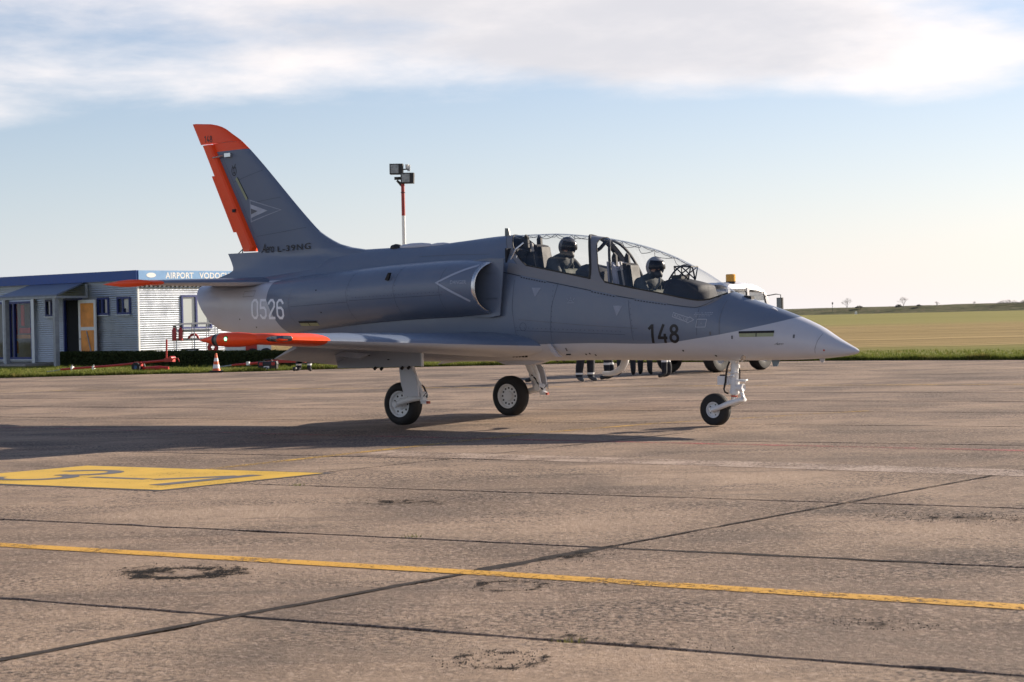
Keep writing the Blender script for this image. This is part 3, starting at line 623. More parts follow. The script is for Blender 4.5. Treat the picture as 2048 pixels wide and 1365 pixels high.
# ------------------------------------------------------------------ floodlight mast
ML = empty('floodlight_mast', (-5.05, 90, 0), 0, 'red and white floodlight mast with two lamp boxes behind the jet', 'floodlight')
M_MRED = plain('mast_red', (0.33, 0.03, 0.025), 0.5); M_BLACK = plain('black_housing', (0.02, 0.02, 0.022), 0.5)
for z0, z1, mt in ((0, 1.6, M_MRED), (1.6, 3.25, M_WHITE), (3.25, 4.9, M_MRED), (4.9, 6.51, M_WHITE), (6.51, 8.15, M_MRED)):
    MB().cyl((0, 0, z0), (0, 0, z1), 0.088, 0.085, 16).build('mast_section', mt, ML, 40)
MB().cyl((0, 0, 7.6), (0, 0, 7.63), 0.11, .11, 16).build('mast_collar', M_BLACK, ML); MB().cyl((0, 0, 8.15), (0, 0, 8.75), 0.05).cyl((-0.3, 0, 8.28), (0.3, 0, 8.28), .03).cyl((-0.3, 0, 8.72), (0.3, 0, 8.72), .03).build('bracket', M_BLACK, ML)
for lx, lz in ((-0.30, 8.72), (0.22, 8.28)):
    h = MB().prism([(lx-.30, -.30, lz-.24), (lx+.30, -.22, lz-.24), (lx+.32, -.22, lz+.26), (lx-.30, -.30, lz+.26)], (0.04, .16, -0.02)).prism([(lx-.2, -.12, lz-.15), (lx+.26, -.05, lz-.15), (lx+.26, -.05, lz+.15), (lx-.2, -.12, lz+.15)], (0.05, .28, -.02)).build('lamp_housing', M_BLACK, ML)
    MB().prism([(lx-.25, -.302, lz-.19), (lx+.12, -.254, lz-.19), (lx+.13, -.254, lz+.21), (lx-.25, -.302, lz+.21)], (0, -.008, 0)).build('lamp_glass', plain('lamp_glass_grey', (0.25, 0.27, 0.28), 0.15, var=.3), h)
MB().cyl((0.22, 0, 8.75), (0.22, 0, 8.95), .07, .09, 10).box((0.3, .05, 8.78), (.14, .1, .3)).build('side_lamp', M_WHITE, ML)
MB().cyl((-.28, 0.05, 8.2), (-.02, 0.05, 7.95), .05, .09, 10).box((-.2, .05, 8.3), (.4, .1, .14)).build('rear_lamp', M_BLACK, ML)
MB().cyl((0, 0, 0), (0, 0, .05), .25, .25, 12).build('base_plate', M_GREYP, ML)
# ------------------------------------------------------------------ the jet trainer
PHI = R(38.2826); AX, AY = -0.7922, 27.4047
J = empty('jet_trainer', (AX, AY, 0), -PHI, 'grey two-seat jet trainer with orange wing and fin tips, number 148', 'aircraft')
DARK = (0.138, 0.170, 0.232); LIGHT = (0.51, 0.52, 0.565); ORANGE = (1.0, 0.080, 0.010)
def finish(t, c, rough=0.34, grime=0.10):
    co = t.coord(); n = t.noise(co, 3.0, 6, 0.65); fi = t.noise(t.scale(co, (1, 1, 3)), 14, 4, 0.7)
    c = t.mix(t.math('MULTIPLY', t.rng(n, 0.35, 0.75), grime), c, (0.30, 0.29, 0.28))
    t.set(Base_Color=c, Roughness=t.rng(fi, 0.3, 0.7, rough-0.06, rough+0.08)); t.put(t.b.inputs['Specular IOR Level'], 0.5 if grime > .05 else .3); t.put(t.b.inputs['Coat Weight'], 0.12 if grime > .05 else 0.0); t.put(t.b.inputs['Coat Roughness'], 0.12)
    t.bump(n, 0.03, 0.02)
def make_fuspaint():
    t = NT('two_tone_grey_paint'); s = t.sepx(t.coord()); x, y, z = s[0], s[1], s[2]
    fc = t.node('ShaderNodeFloatCurve'); cu = fc.mapping.curves[0]
    pts = [(-6, 1.10), (1.5, 1.10), (2.7, 1.112), (3.68, 1.095), (4.455, 1.165), (5.205, 1.29), (5.70, 1.41), (5.93, 1.52), (6.1, 2.6), (7, 3)]
    N = lambda a, b: ((a+6)/13, b/3)
    cu.points[0].location = N(*pts[0]); cu.points[1].location = N(*pts[-1])
    for q in pts[1:-1]: cu.points.new(*N(*q))
    for q in cu.points: q.handle_type = 'AUTO_CLAMPED'
    fc.mapping.update()
    t.put(fc.inputs[1], t.math('DIVIDE', t.math('ADD', x, 6.0), 13.0))
    zl = t.math('MULTIPLY', fc.outputs[0], 3.0)
    A = t.math('LESS_THAN', z, zl)
    xt = t.math('ADD', -3.25, t.math('MULTIPLY', t.math('MAXIMUM', t.math('SUBTRACT', 1.84, z), 0), 0.68))
    Bm = t.math('MULTIPLY', t.math('LESS_THAN', x, xt), t.math('LESS_THAN', z, 2.14))
    finish(t, t.mix(t.math('MAXIMUM', A, Bm), DARK, LIGHT)); return t.m
def make_paint(name, col, rough=0.34): t = NT(name); finish(t, t.mix(0.0, col, col), rough, 0.0 if col[0] > .9 else .10); return t.m
M_FUS = make_fuspaint(); M_DKG = make_paint('dark_grey_paint', DARK); M_LTG = make_paint('light_grey_paint', LIGHT)
def split_paint(name, axis, lim, low, high, absv=False):
    t = NT(name); s = t.sepx(t.coord()); v = s[axis]
    if absv: v = t.math('ABSOLUTE', v)
    finish(t, t.mix(t.math('GREATER_THAN', v, lim), low, high), .34, .03); return t.m
M_WUP = split_paint('wing_upper_paint', 1, 3.98, DARK, ORANGE, True); M_WLO = split_paint('wing_lower_paint', 1, 4.02, LIGHT, ORANGE, True)
M_FIN = split_paint('fin_paint', 2, 4.265, DARK, ORANGE)
M_ORG = make_paint('fluorescent_orange_paint', ORANGE, 0.4); M_TPL = split_paint('tailplane_paint', 1, 1.98, DARK, ORANGE, True); M_TPLO = split_paint('tailplane_lower_paint', 1, 1.98, LIGHT, ORANGE, True)
M_METAL = plain('bare_metal', (0.62, 0.62, 0.62), 0.25, 0.9, var=.05); M_GEAR = plain('gear_white', (0.72, 0.73, 0.74), 0.4, var=.05); M_RUBBER = plain('tyre_rubber', (0.014, 0.014, 0.015), 0.75, var=.25, vscale=20)
M_BLK = plain('matt_black', (0.010, 0.010, 0.011), 0.6); M_LINE = plain('panel_gap', (0.018, 0.018, 0.02), 0.8); M_MARKL = plain('marking_light_grey', (0.40, 0.43, 0.50), 0.45, var=.04); M_MARKD = plain('marking_black', (0.012, 0.012, 0.014), 0.45, var=.05)
M_COCK = plain('cockpit_dark', (0.014, 0.017, 0.024), 0.75, var=.3); M_OLIVE = plain('olive_trim', (0.06, 0.065, 0.03), 0.6)
T_ZB = [(-5.4, 1.36), (-5.0, 1.35), (-4, 1.24), (-3, 1.10), (-2, 0.95), (-1, 0.87), (0, 0.86), (1.7, 0.865), (2.5, 0.872), (4.92, 0.858), (5.53, 0.862), (5.96, 0.876), (6.23, 0.897), (6.40, 0.92), (6.47, 0.938), (6.5, 0.962)]
T_ZT = [(-5.4, 2.10), (-5.0, 2.12), (-4, 2.2), (-3, 2.40), (-2.2, 2.54), (-1.79, 2.562), (-0.49, 2.567), (0.1, 2.60), (1.02, 2.648), (1.73, 2.642), (2.5, 2.572), (3.0, 2.484), (3.57, 2.33), (4.19, 2.058), (4.55, 1.845), (4.66, 1.775), (4.72, 1.748), (4.80, 1.722), (4.92, 1.672), (5.20, 1.578), (5.53, 1.468), (5.96, 1.290), (6.23, 1.128), (6.40, 1.035), (6.47, 0.998), (6.5, 0.972)]
T_W = [(-5.4, .37), (-5.0, .40), (-4, .50), (-3, .56), (-2, .60), (-1, .62), (0, .62), (1.0, .55), (2, .51), (3, .49), (4, .465), (4.5, .44), (4.92, .395), (5.53, .305), (5.96, .215), (6.23, .135), (6.40, .075), (6.47, .042), (6.5, .004)]
T_ZM = [(-5.4, 1.74), (-5, 1.74), (-4, 1.70), (-3, 1.62), (-1, 1.45), (1, 1.45), (3, 1.38), (4, 1.30), (4.92, 1.19), (5.53, 1.11), (5.96, 1.05), (6.23, 1.0), (6.5, 0.967)]
T_NT = [(-5.4, 2.0), (-4, 1.9), (-3, 1.55), (-1, 1.5), (0.4, 1.6), (1.1, 2.0), (6.5, 2.0)]
T_SILL = [(-5.4, 2.0), (0.6, 2.30), (1.2, 2.262), (1.6, 2.19), (2.74, 1.965), (2.9, 1.93), (3.2, 1.865), (3.83, 1.745), (4.25, 1.662), (4.40, 1.642), (4.50, 1.646), (4.60, 1.680), (4.68, 1.725), (4.716, 1.7495)]
def par(x): return interp(T_ZB, x), interp(T_ZT, x), interp(T_W, x), interp(T_ZM, x), interp(T_NT, x)
def sill_z(x): return interp(T_ZT, x) if x >= 4.716 else min(interp(T_SILL, x), interp(T_ZT, x)-1e-4)
def zang(x, z):
    zb, zt, w, zm, nt = par(x)
    if z >= zm: return math.asin(min(1, max(0, (z-zm)/(zt-zm)))**(nt/2))
    return -math.asin(min(1, (zm-z)/(zm-zb))**(2.5/2))
def pang(x, a, side=-1, off=0.0):
    zb, zt, w, zm, nt = par(x); c, s = max(0, math.cos(a)), math.sin(a)
    if a >= 0: y = (w+off)*c**(2/nt); z = zm+(zt+off-zm)*s**(2/nt)
    else: y = (w+off)*c**(2/2.5); z = zm-(zm-zb+off)*(-s)**(2/2.5)
    k = -0.75*max(0, min(1, (-3.3-x)/1.7))
    return Vector((x+k*(z-1.74), side*y, z))
def T(x, v, side=-1, off=0.0):
    sa = zang(x, sill_z(x)) if x < 4.716 else math.pi/2
    a = sa+(v)*(sa+math.pi/2) if v <= 0 else sa+v*(math.pi/2-sa)
    return pang(x, a, side, off)
def both(fn):
    m = MB()
    for s in (-1, 1): fn(m, s)
    return m
def grid(m, f, us, vs, mi=0):
    n = len(vs); b = [f(u, v) for u in us for v in vs]
    m.add(b, [(i*n+k, i*n+k+1, (i+1)*n+k+1, (i+1)*n+k) for i in range(len(us)-1) for k in range(n-1)], mi)
lin = lambda a, b, n: [a+(b-a)*i/(n-1) for i in range(n)]
# region borders over the sill: x as a function of the height fraction v
def xr0(v): return 0.98+0.27*(1-v)+0.20*(1-v)**5
def xr1(v): return 1.09+0.27*(1-v)+0.26*(1-v)**6
def xa0(v): return 2.43+0.33*(1-v)-0.05*(1-v)**10
def xa1(v): return interp([(0, 2.96), (.08, 2.86), (.3, 2.77), (.7, 2.66), (1, 2.70)], v)
XS = lin(-5.02, -3.2, 14)+lin(-3.0, 4.0, 60)+lin(4.08, 4.716, 22)+lin(4.75, 6.2, 26)+lin(6.24, 6.46, 12)+[6.475, 6.487, 6.495, 6.5]
VL = lin(-1, 0, 26)
def fus_lower(m, s): grid(m, lambda x, v: T(x, v, s), XS, VL)
def fus_upper(m, s): grid(m, lambda u, v: T(-5.02+u*(xr0(v)+5.02), v, s), lin(0, 1, 70), lin(0, 1, 14))
body = MB(); fus_lower(body, -1); fus_lower(body, 1); fus_upper(body, -1); fus_upper(body, 1)
# dished tail end
def weld(o, d=0.0008):
    bm = bmesh.new(); bm.from_mesh(o.data); bmesh.ops.remove_doubles(bm, verts=bm.verts, dist=d); bmesh.ops.recalc_face_normals(bm, faces=bm.faces); bm.to_mesh(o.data); bm.free()
    for p in o.data.polygons: p.use_smooth = True
    o.data.set_sharp_from_angle(angle=R(38)); return o
fus = weld(body.build('fuselage', M_FUS, J))
rim_ = [pang(-5.02, a, -1) for a in lin(-math.pi/2, math.pi/2, 24)]+[pang(-5.02, a, 1) for a in lin(math.pi/2, -math.pi/2, 24)][1:-1]
cen = Vector((-4.98, 0, 1.74)); m = MB()
m.loft([rim_, [cen.lerp(q, 0.86)+Vector((0.02, 0, 0)) for q in rim_], [cen.lerp(q, 0.72)+Vector((0.7, 0, 0)) for q in rim_], [cen+Vector((0.72, 0, 0))+(q-cen)*0.01 for q in rim_]])
m.build('exhaust_nozzle', plain('heat_metal', (0.10, 0.09, 0.085), 0.4, 0.8), J, 40)
# canopy: frames proud of the skin, two glazed shells
fr = MB()
for s in (-1, 1):
    grid(fr, lambda u, v: T(xr0(v)+u*(xr1(v)-xr0(v)), v, s, 0.004), lin(0, 1, 4), lin(0, 1, 16))
    grid(fr, lambda u, v: T(xa0(v)+u*(xa1(v)-xa0(v)), v, s, 0.006), lin(0, 1, 5), lin(0, 1, 18))
    # sill band below the glass
    grid(fr, lambda x, v: T(x, v, s, 0.004+0.002*(v > -0.01)), lin(1.30, 4.716, 60), lin(-0.062, 0.0, 4))
    grid(fr, lambda x, v: T(x, v, s, -0.022), lin(1.30, 4.70, 50), lin(-0.03, 0.03, 3))
frame = weld(fr.build('canopy_frame', make_paint('canopy_frame_paint', (0.20, 0.195, 0.20), 0.4), J))
def canopy_glass():
    t = NT('canopy_glass'); tr = t.node('ShaderNodeBsdfTransparent'); tr.inputs[0].default_value = (0.975, 0.98, 0.985, 1)
    gl = t.node('ShaderNodeBsdfGlossy'); gl.inputs['Roughness'].default_value = 0.02; lw = t.node('ShaderNodeLayerWeight'); lw.inputs[0].default_value = 0.5
    ms = t.node('ShaderNodeMixShader'); t.l.new(t.math('ADD', t.math('MULTIPLY', t.math('POWER', lw.outputs['Facing'], 4.0), 0.80), 0.045), ms.inputs[0]); t.l.new(tr.outputs[0], ms.inputs[1]); t.l.new(gl.outputs[0], ms.inputs[2]); t.l.new(ms.outputs[0], t.out.inputs[0]); return t.m
M_GLASS = canopy_glass()
g1, g2 = MB(), MB()
for s in (-1, 1):
    grid(g1, lambda u, v: T(xr1(v)+u*(xa0(v)-xr1(v)), v, s), lin(0, 1, 24), lin(0, 1, 18))
    grid(g2, lambda u, v: T(xa1(v)+u*(4.712-xa1(v)), v, s), lin(0, 1, 34), lin(0, 1, 18))
weld(g1.build('rear_canopy', M_GLASS, J)); weld(g2.build('front_canopy', M_GLASS, J))
# dark seal along the lower glass edge
m = MB()
for s in (-1, 1):
    m.tube([T(x, 0.012, s, 0.004) for x in lin(1.62, 2.72, 16)], 0.012, 6); m.tube([T(x, 0.012, s, 0.004) for x in lin(2.96, 4.69, 24)], 0.011, 6)
    m.tube([T(xr1(v)+.004, v, s, .003) for v in lin(0, 1, 16)], .008, 6); m.tube([T(xa0(v)-.012, v, s, .002) for v in lin(0, 1, 16)], .020, 6); m.tube([T(xa1(v)+.006, v, s, .003) for v in lin(0, 1, 16)], .007, 6)
m.build('canopy_seal', plain('seal_dark', (0.03, 0.028, 0.022), 0.6), J, 60)
# dotted gap line below the frame
def surf_strip(m, pts, w, off=0.006):
    for s in (-1, 1):
        L = []
        for x, v in pts: L.append((T(x, v-w, s, off), T(x, v+w, s, off)))
        for (a, b), (c, d) in zip(L, L[1:]): m.add([a, b, d, c], [(0, 1, 2, 3)])
m = MB()
for x0, x1 in ((1.05, 1.55), (2.0, 2.75), (3.15, 3.45), (3.95, 4.712)): surf_strip(m, [(x, -0.068 if x < 4.4 else -0.068*(4.75-x)/.35) for x in lin(x0, x1, 12)], 0.0018)
for a, b in ((1.55, 2.0), (2.75, 3.15), (3.45, 3.95)):
    k = int((b-a)/0.045)
    for i in range(k): surf_strip(m, [(a+(i+.1)*(b-a)/k, -0.074), (a+(i+.6)*(b-a)/k, -0.074)], 0.0030)
m.build('canopy_gap_line', M_LINE, J)['kind'] = 'stuff'
m = MB()
for s in (-1, 1):
    L = [(T(xr0(v)-.006, v, s, .003), T(xr0(v)+.006, v, s, .003)) for v in lin(0, 1, 16)]
    for (a, b), (c, d) in zip(L, L[1:]): m.add([a, b, d, c], [(0, 1, 2, 3)])
m.build('canopy_gap_line', M_LINE, J)
# fragmentation cord zigzags under the glass
rnd = random.Random(3); m = MB()
def cord(x0, x1, n, s, vt, vb):
    P = []
    for i in range(n+1):
        x = x0+(x1-x0)*i/n; v = vt if i % 2 else vb+rnd.uniform(-.06, .06)
        P.append(T(x+rnd.uniform(-.05, .05), v, s, -0.012))
    Q = []
    for i in range(len(P)-1):
        for k in range(5):
            u = k/5; q = P[i].lerp(P[i+1], u)+Vector((0, 0, -0.015*math.sin(u*math.pi))); Q.append(q)
    m.tube(Q, 0.0042, 4)
for s in (-1, 1): cord(1.2, 2.4, 9, s, .93, .70); cord(2.8, 4.05, 9, s, .93, .70)
m.tube([T(x, .97+.02*math.sin(x*9), -1, -.012) for x in lin(1.2, 2.4, 30)], .004, 4); m.tube([T(x, .97+.02*math.sin(x*9), -1, -.012) for x in lin(2.8, 4.0, 30)], .004, 4)
m.build('detonating_cord', plain('cord_grey', (0.10, 0.095, 0.09), .6), J)
# inner bow of the windscreen and the screen between the cockpits
MB().tube([Vector((q.x, q.y, q.z)) for q in [T(3.86+0.16*v, v, -1, -.02) for v in lin(0, 1, 14)]+[T(3.86+0.16*v, v, 1, -.02) for v in lin(1, 0, 14)][1:]], 0.012, 6).build('windscreen_bow', M_COCK, J, 60)
m = MB(); m.tube([T(3.05-.30*v, v, -1, -.03) for v in lin(0, 1, 12)]+[T(3.05-.30*v, v, 1, -.03) for v in lin(1, 0, 12)][1:], .020, 6); m.tube([(2.72, 0, 2.52), (2.62, -.05, 2.40), (2.60, -.12, 2.36)], .025, 6).build('mid_bow', M_COCK, J, 60)
# cockpit tub
m = MB()
for s in (-1, 1):
    grid(m, lambda x, v: T(x, v, s, -0.03), lin(1.2, 4.6, 40), lin(-0.36, 0.0, 10))
m.add([(1.2, -.43, 1.35), (4.6, -.36, 1.2), (4.6, .36, 1.2), (1.2, .43, 1.35)], [(0, 1, 2, 3)]); m.box((1.25, 0, 1.9), (.03, .8, 1.1)); m.box((4.62, 0, 1.32), (.03, .56, .4))
for s in (-1, 1): m.box((2.0, s*.36, 1.72), (1.3, .12, .4)); m.box((3.4, s*.35, 1.52), (1.1, .12, .35))
tub = m.build('cockpit_tub', M_COCK, J)
m = MB(); m.prism([(2.78, -.40, 1.88), (3.55, -.40, 1.74), (3.55, -.40, 1.70), (2.78, -.40, 1.84)], (0, .05, 0)); m.build('red_lining', plain('red_fabric', (0.35, 0.02, 0.02), .8), tub)
m = MB(); m.prism([(1.3, -.42, 2.17), (2.68, -.415, 1.94), (2.68, -.415, 1.90), (1.3, -.42, 2.10)], (0, .06, 0)); m.prism([(2.95, -.415, 1.87), (4.2, -.39, 1.63), (4.2, -.39, 1.59), (2.95, -.415, 1.82)], (0, .06, 0)); m.build('side_rail', M_OLIVE, tub)
def seat(x, z, name):
    """ejection seat: back, head box, two rails with pointed tops, cushions"""
    m = MB(); m.prism([(x-.14, -.18, z-.62), (x+.14, -.18, z-.66), (x-.02, -.18, z+.16), (x-.20, -.18, z+.14)], (0, .36, 0)); m.box((x+.28, 0, z-.62), (.46, .46, .14))
    st = m.build('seat_back', M_COCK, J)
    for s in (-1, 1):
        MB().prism([(x-.22, s*.15-.02, z-.3), (x-.12, s*.15-.02, z-.3), (x-.16, s*.15-.02, z+.36), (x-.20, s*.15-.02, z+.40), (x-.23, s*.15-.02, z+.34)], (0, .04, 0)).build('seat_rail', M_BLK, st)
    MB().prism([(x-.10, -.13, z-.04), (x+.02, -.13, z-.08), (x-.02, -.13, z+.24), (x-.11, -.13, z+.26)], (0, .26, 0)).build('head_box', plain('seat_brown', (0.017, 0.016, 0.018), .85), st)
    MB().prism([(x+.0, -.18, z-.26), (x+.03, -.18, z-.26), (x-.07, -.18, z+.27), (x-.10, -.18, z+.28)], (0, .02, 0)).build('seat_side_plate', plain('seat_pale', (0.42, 0.40, 0.37), .6), st)
    MB().prism([(x+.02, -.10, z-.06), (x+.07, -.10, z-.07), (x+.03, -.10, z+.22), (x-.02, -.10, z+.23)], (0, .2, 0)).build('headrest', M_BLK, st)
    MB().tube([(x+.38, -.06, z-.52), (x+.42, -.05, z-.46), (x+.43, 0, z-.44), (x+.42, .05, z-.46), (x+.38, .06, z-.52)], .012, 6).build('ejection_handle', plain('handle_yellow', (.6, .4, .02), .5), st)
    return st
seat(1.62, 2.24, 'seat'); seat(3.12, 1.93, 'seat')
# equipment behind the rear seat
m = MB(); m.box((1.36, .0, 2.16), (.18, .5, .40)); m.cyl((1.34, -.22, 2.30), (1.44, -.22, 2.42), .09, .06, 10); m.tube([(1.3, -.3, 2.1), (1.34, -.32, 2.28), (1.42, -.28, 2.42), (1.5, -.2, 2.40)], .018, 6); m.box((1.34, -.25, 2.05), (.05, .06, .3)); m.build('rear_equipment', M_COCK, J)
MB().tube([(1.28, -.36, 2.18), (1.32, -.37, 2.30), (1.38, -.33, 2.44), (1.44, -.24, 2.52)], .014, 6).tube([(1.40, -.37, 2.2), (1.42, -.36, 2.34)], .012, 6).build('canopy_strut', M_METAL, J)
# coaming, panel and sight
cm = MB(); ring = []
for x, zt_, hw, zb_ in ((3.80, 1.945, .27, 1.40), (3.90, 1.955, .30, 1.40), (4.15, 1.90, .29, 1.40), (4.28, 1.86, .25, 1.40), (4.30, 1.82, .24, 1.40)):
    ring.append([(x, -hw, zb_), (x, -hw*1.02, zt_-.10), (x, -hw*.85, zt_-.02), (x, -hw*.4, zt_), (x, hw*.4, zt_), (x, hw*.85, zt_-.02), (x, hw*1.02, zt_-.10), (x, hw, zb_)])
cm.loft(ring, True, True); coam = cm.build('front_coaming', M_COCK, J, 50)
MB().box((3.79, 0, 1.72), (.02, .5, .4)).build('instrument_panel', M_BLK, coam)
cm = MB(); cm.loft([[(x, -hw, 1.6), (x, -hw, z_-.08), (x, -hw*.5, z_), (x, hw*.5, z_), (x, hw, z_-.08), (x, hw, 1.6)] for x, z_, hw in ((2.36, 2.17, .28), (2.45, 2.19, .3), (2.62, 2.15, .3), (2.72, 2.08, .28))], True, True); cm.build('rear_coaming', M_COCK, J, 50)
MB().prism([(2.86, -.22, 1.90), (3.02, -.22, 1.90), (2.98, -.22, 2.12), (2.93, -.22, 2.20), (2.84, -.22, 2.21)], (0, .44, 0)).build('panel_shroud', plain('pack_grey', (.34, .36, .44), .7), J)
hd = MB()
for s in (-1, 1):
    y_ = s*.085; A_, B_, C_, D_ = (3.86, y_, 1.95), (4.06, y_, 1.93), (4.10, y_, 2.10), (3.84, y_, 2.11)
    for a, b in ((A_, D_), (D_, C_), (C_, B_), (A_, C_), (B_, D_)): hd.tube([a, b], .009, 5)
for a, b in (((3.84, -.085, 2.11), (3.84, .085, 2.11)), ((4.10, -.085, 2.10), (4.10, .085, 2.10))): hd.tube([a, b], .009, 5)
hd.box((3.88, 0, 1.96), (.16, .2, .07)); hud = hd.build('head_up_display', M_BLK, J)
MB().add([(3.98, -.08, 1.96), (3.98, .08, 1.96), (4.09, .08, 2.10), (4.09, -.08, 2.10)], [(0, 1, 2, 3)]).build('combiner_glass', M_GLASS, hud)
# intakes
T_NLO = [(-5.0, 1.38), (-4.2, 1.28), (-3.4, 1.28), (-2.5, 1.33), (-1.5, 1.40), (-.5, 1.46), (.4, 1.49), (1.2, 1.525)]; T_NHI = [(-5.0, 2.02), (-4.2, 2.06), (-3.4, 2.12), (-2.5, 2.19), (-1.5, 2.245), (-.5, 2.295), (.4, 2.315), (1.2, 2.285)]
T_NWO = [(-5.0, .36), (-4.2, .50), (-3.4, .65), (-2.5, .81), (-1.5, .93), (-.5, .985), (.4, .99), (.9, .965), (1.2, .925)]
def nac(x, a, s, off=0.0, yi=None):
    lo, hi, wo = interp(T_NLO, x), interp(T_NHI, x), interp(T_NWO, x); yi = (.45 if x > -2.5 else .45+(x+2.5)*.12) if yi is None else yi
    c, sn = math.cos(a), math.sin(a); n = 2.25
    k = -0.75*max(0, min(1, (-3.3-x)/1.7)); z = (lo+hi)/2+((hi-lo)/2+off)*math.copysign(abs(sn)**(2/n), sn)
    return Vector((x+k*(z-1.74)-.10*c*max(0, min(1, (x-.2)/1.0)), s*(yi+(wo+off-yi)*max(0, c)**(2/n)), z))
AN = lin(-math.pi/2, math.pi/2, 34); NX_ = lin(-4.9, 1.14, 52)
for s in (-1, 1):
    m = MB(); m.loft([[nac(x, a, s) for a in AN] for x in NX_], False); nc = weld(m.build('intake_fairing', M_FUS, J))
    if s == -1: nac_r = nc
    m = MB(); m.loft([[nac(1.14, a, s) for a in AN], [nac(1.165, a, s, -.006)+Vector((.012, 0, 0)) for a in AN], [nac(1.17, a, s, -.022)+Vector((.016, 0, 0)) for a in AN], [nac(1.15, a, s, -.036) for a in AN]], False)
    m.build('intake_lip', M_METAL, nc, 60)
    m = MB(); m.loft([[nac(x, a, s, -.036-.02*(1.15-x), .5) for a in AN] for x in lin(1.15, -.4, 12)], False); m.box((-.38, s*.66, 1.9), (.02, .30, .48)); m.build('intake_duct', plain('duct_dark', (0.06, 0.065, 0.075), .5), nc, 50)
    y0 = s*.605
    m = MB(); m.prism([(1.37, y0, 2.300), (1.28, y0, 1.515), (1.10, y0, 1.490), (.4, y0, 1.52), (.4, y0, 2.26), (1.1, y0, 2.315)], (0, -s*.018, 0)); m.build('splitter_plate', M_DKG, nc)
    for z in (1.75, 2.1): MB().box((1.15, s*.575, z), (.2, .06, .015)).build('splitter_stay', M_DKG, nc)
# vent scoop on the side
for s in (-1, 1):
    m = MB(); m.prism([(-.52, s*.94, 2.06), (-.44, s*.955, 2.16), (-.40, s*.955, 2.16), (-.46, s*.94, 2.05)], (0, s*.035, 0)); m.build('vent_mouth', M_BLK, J)
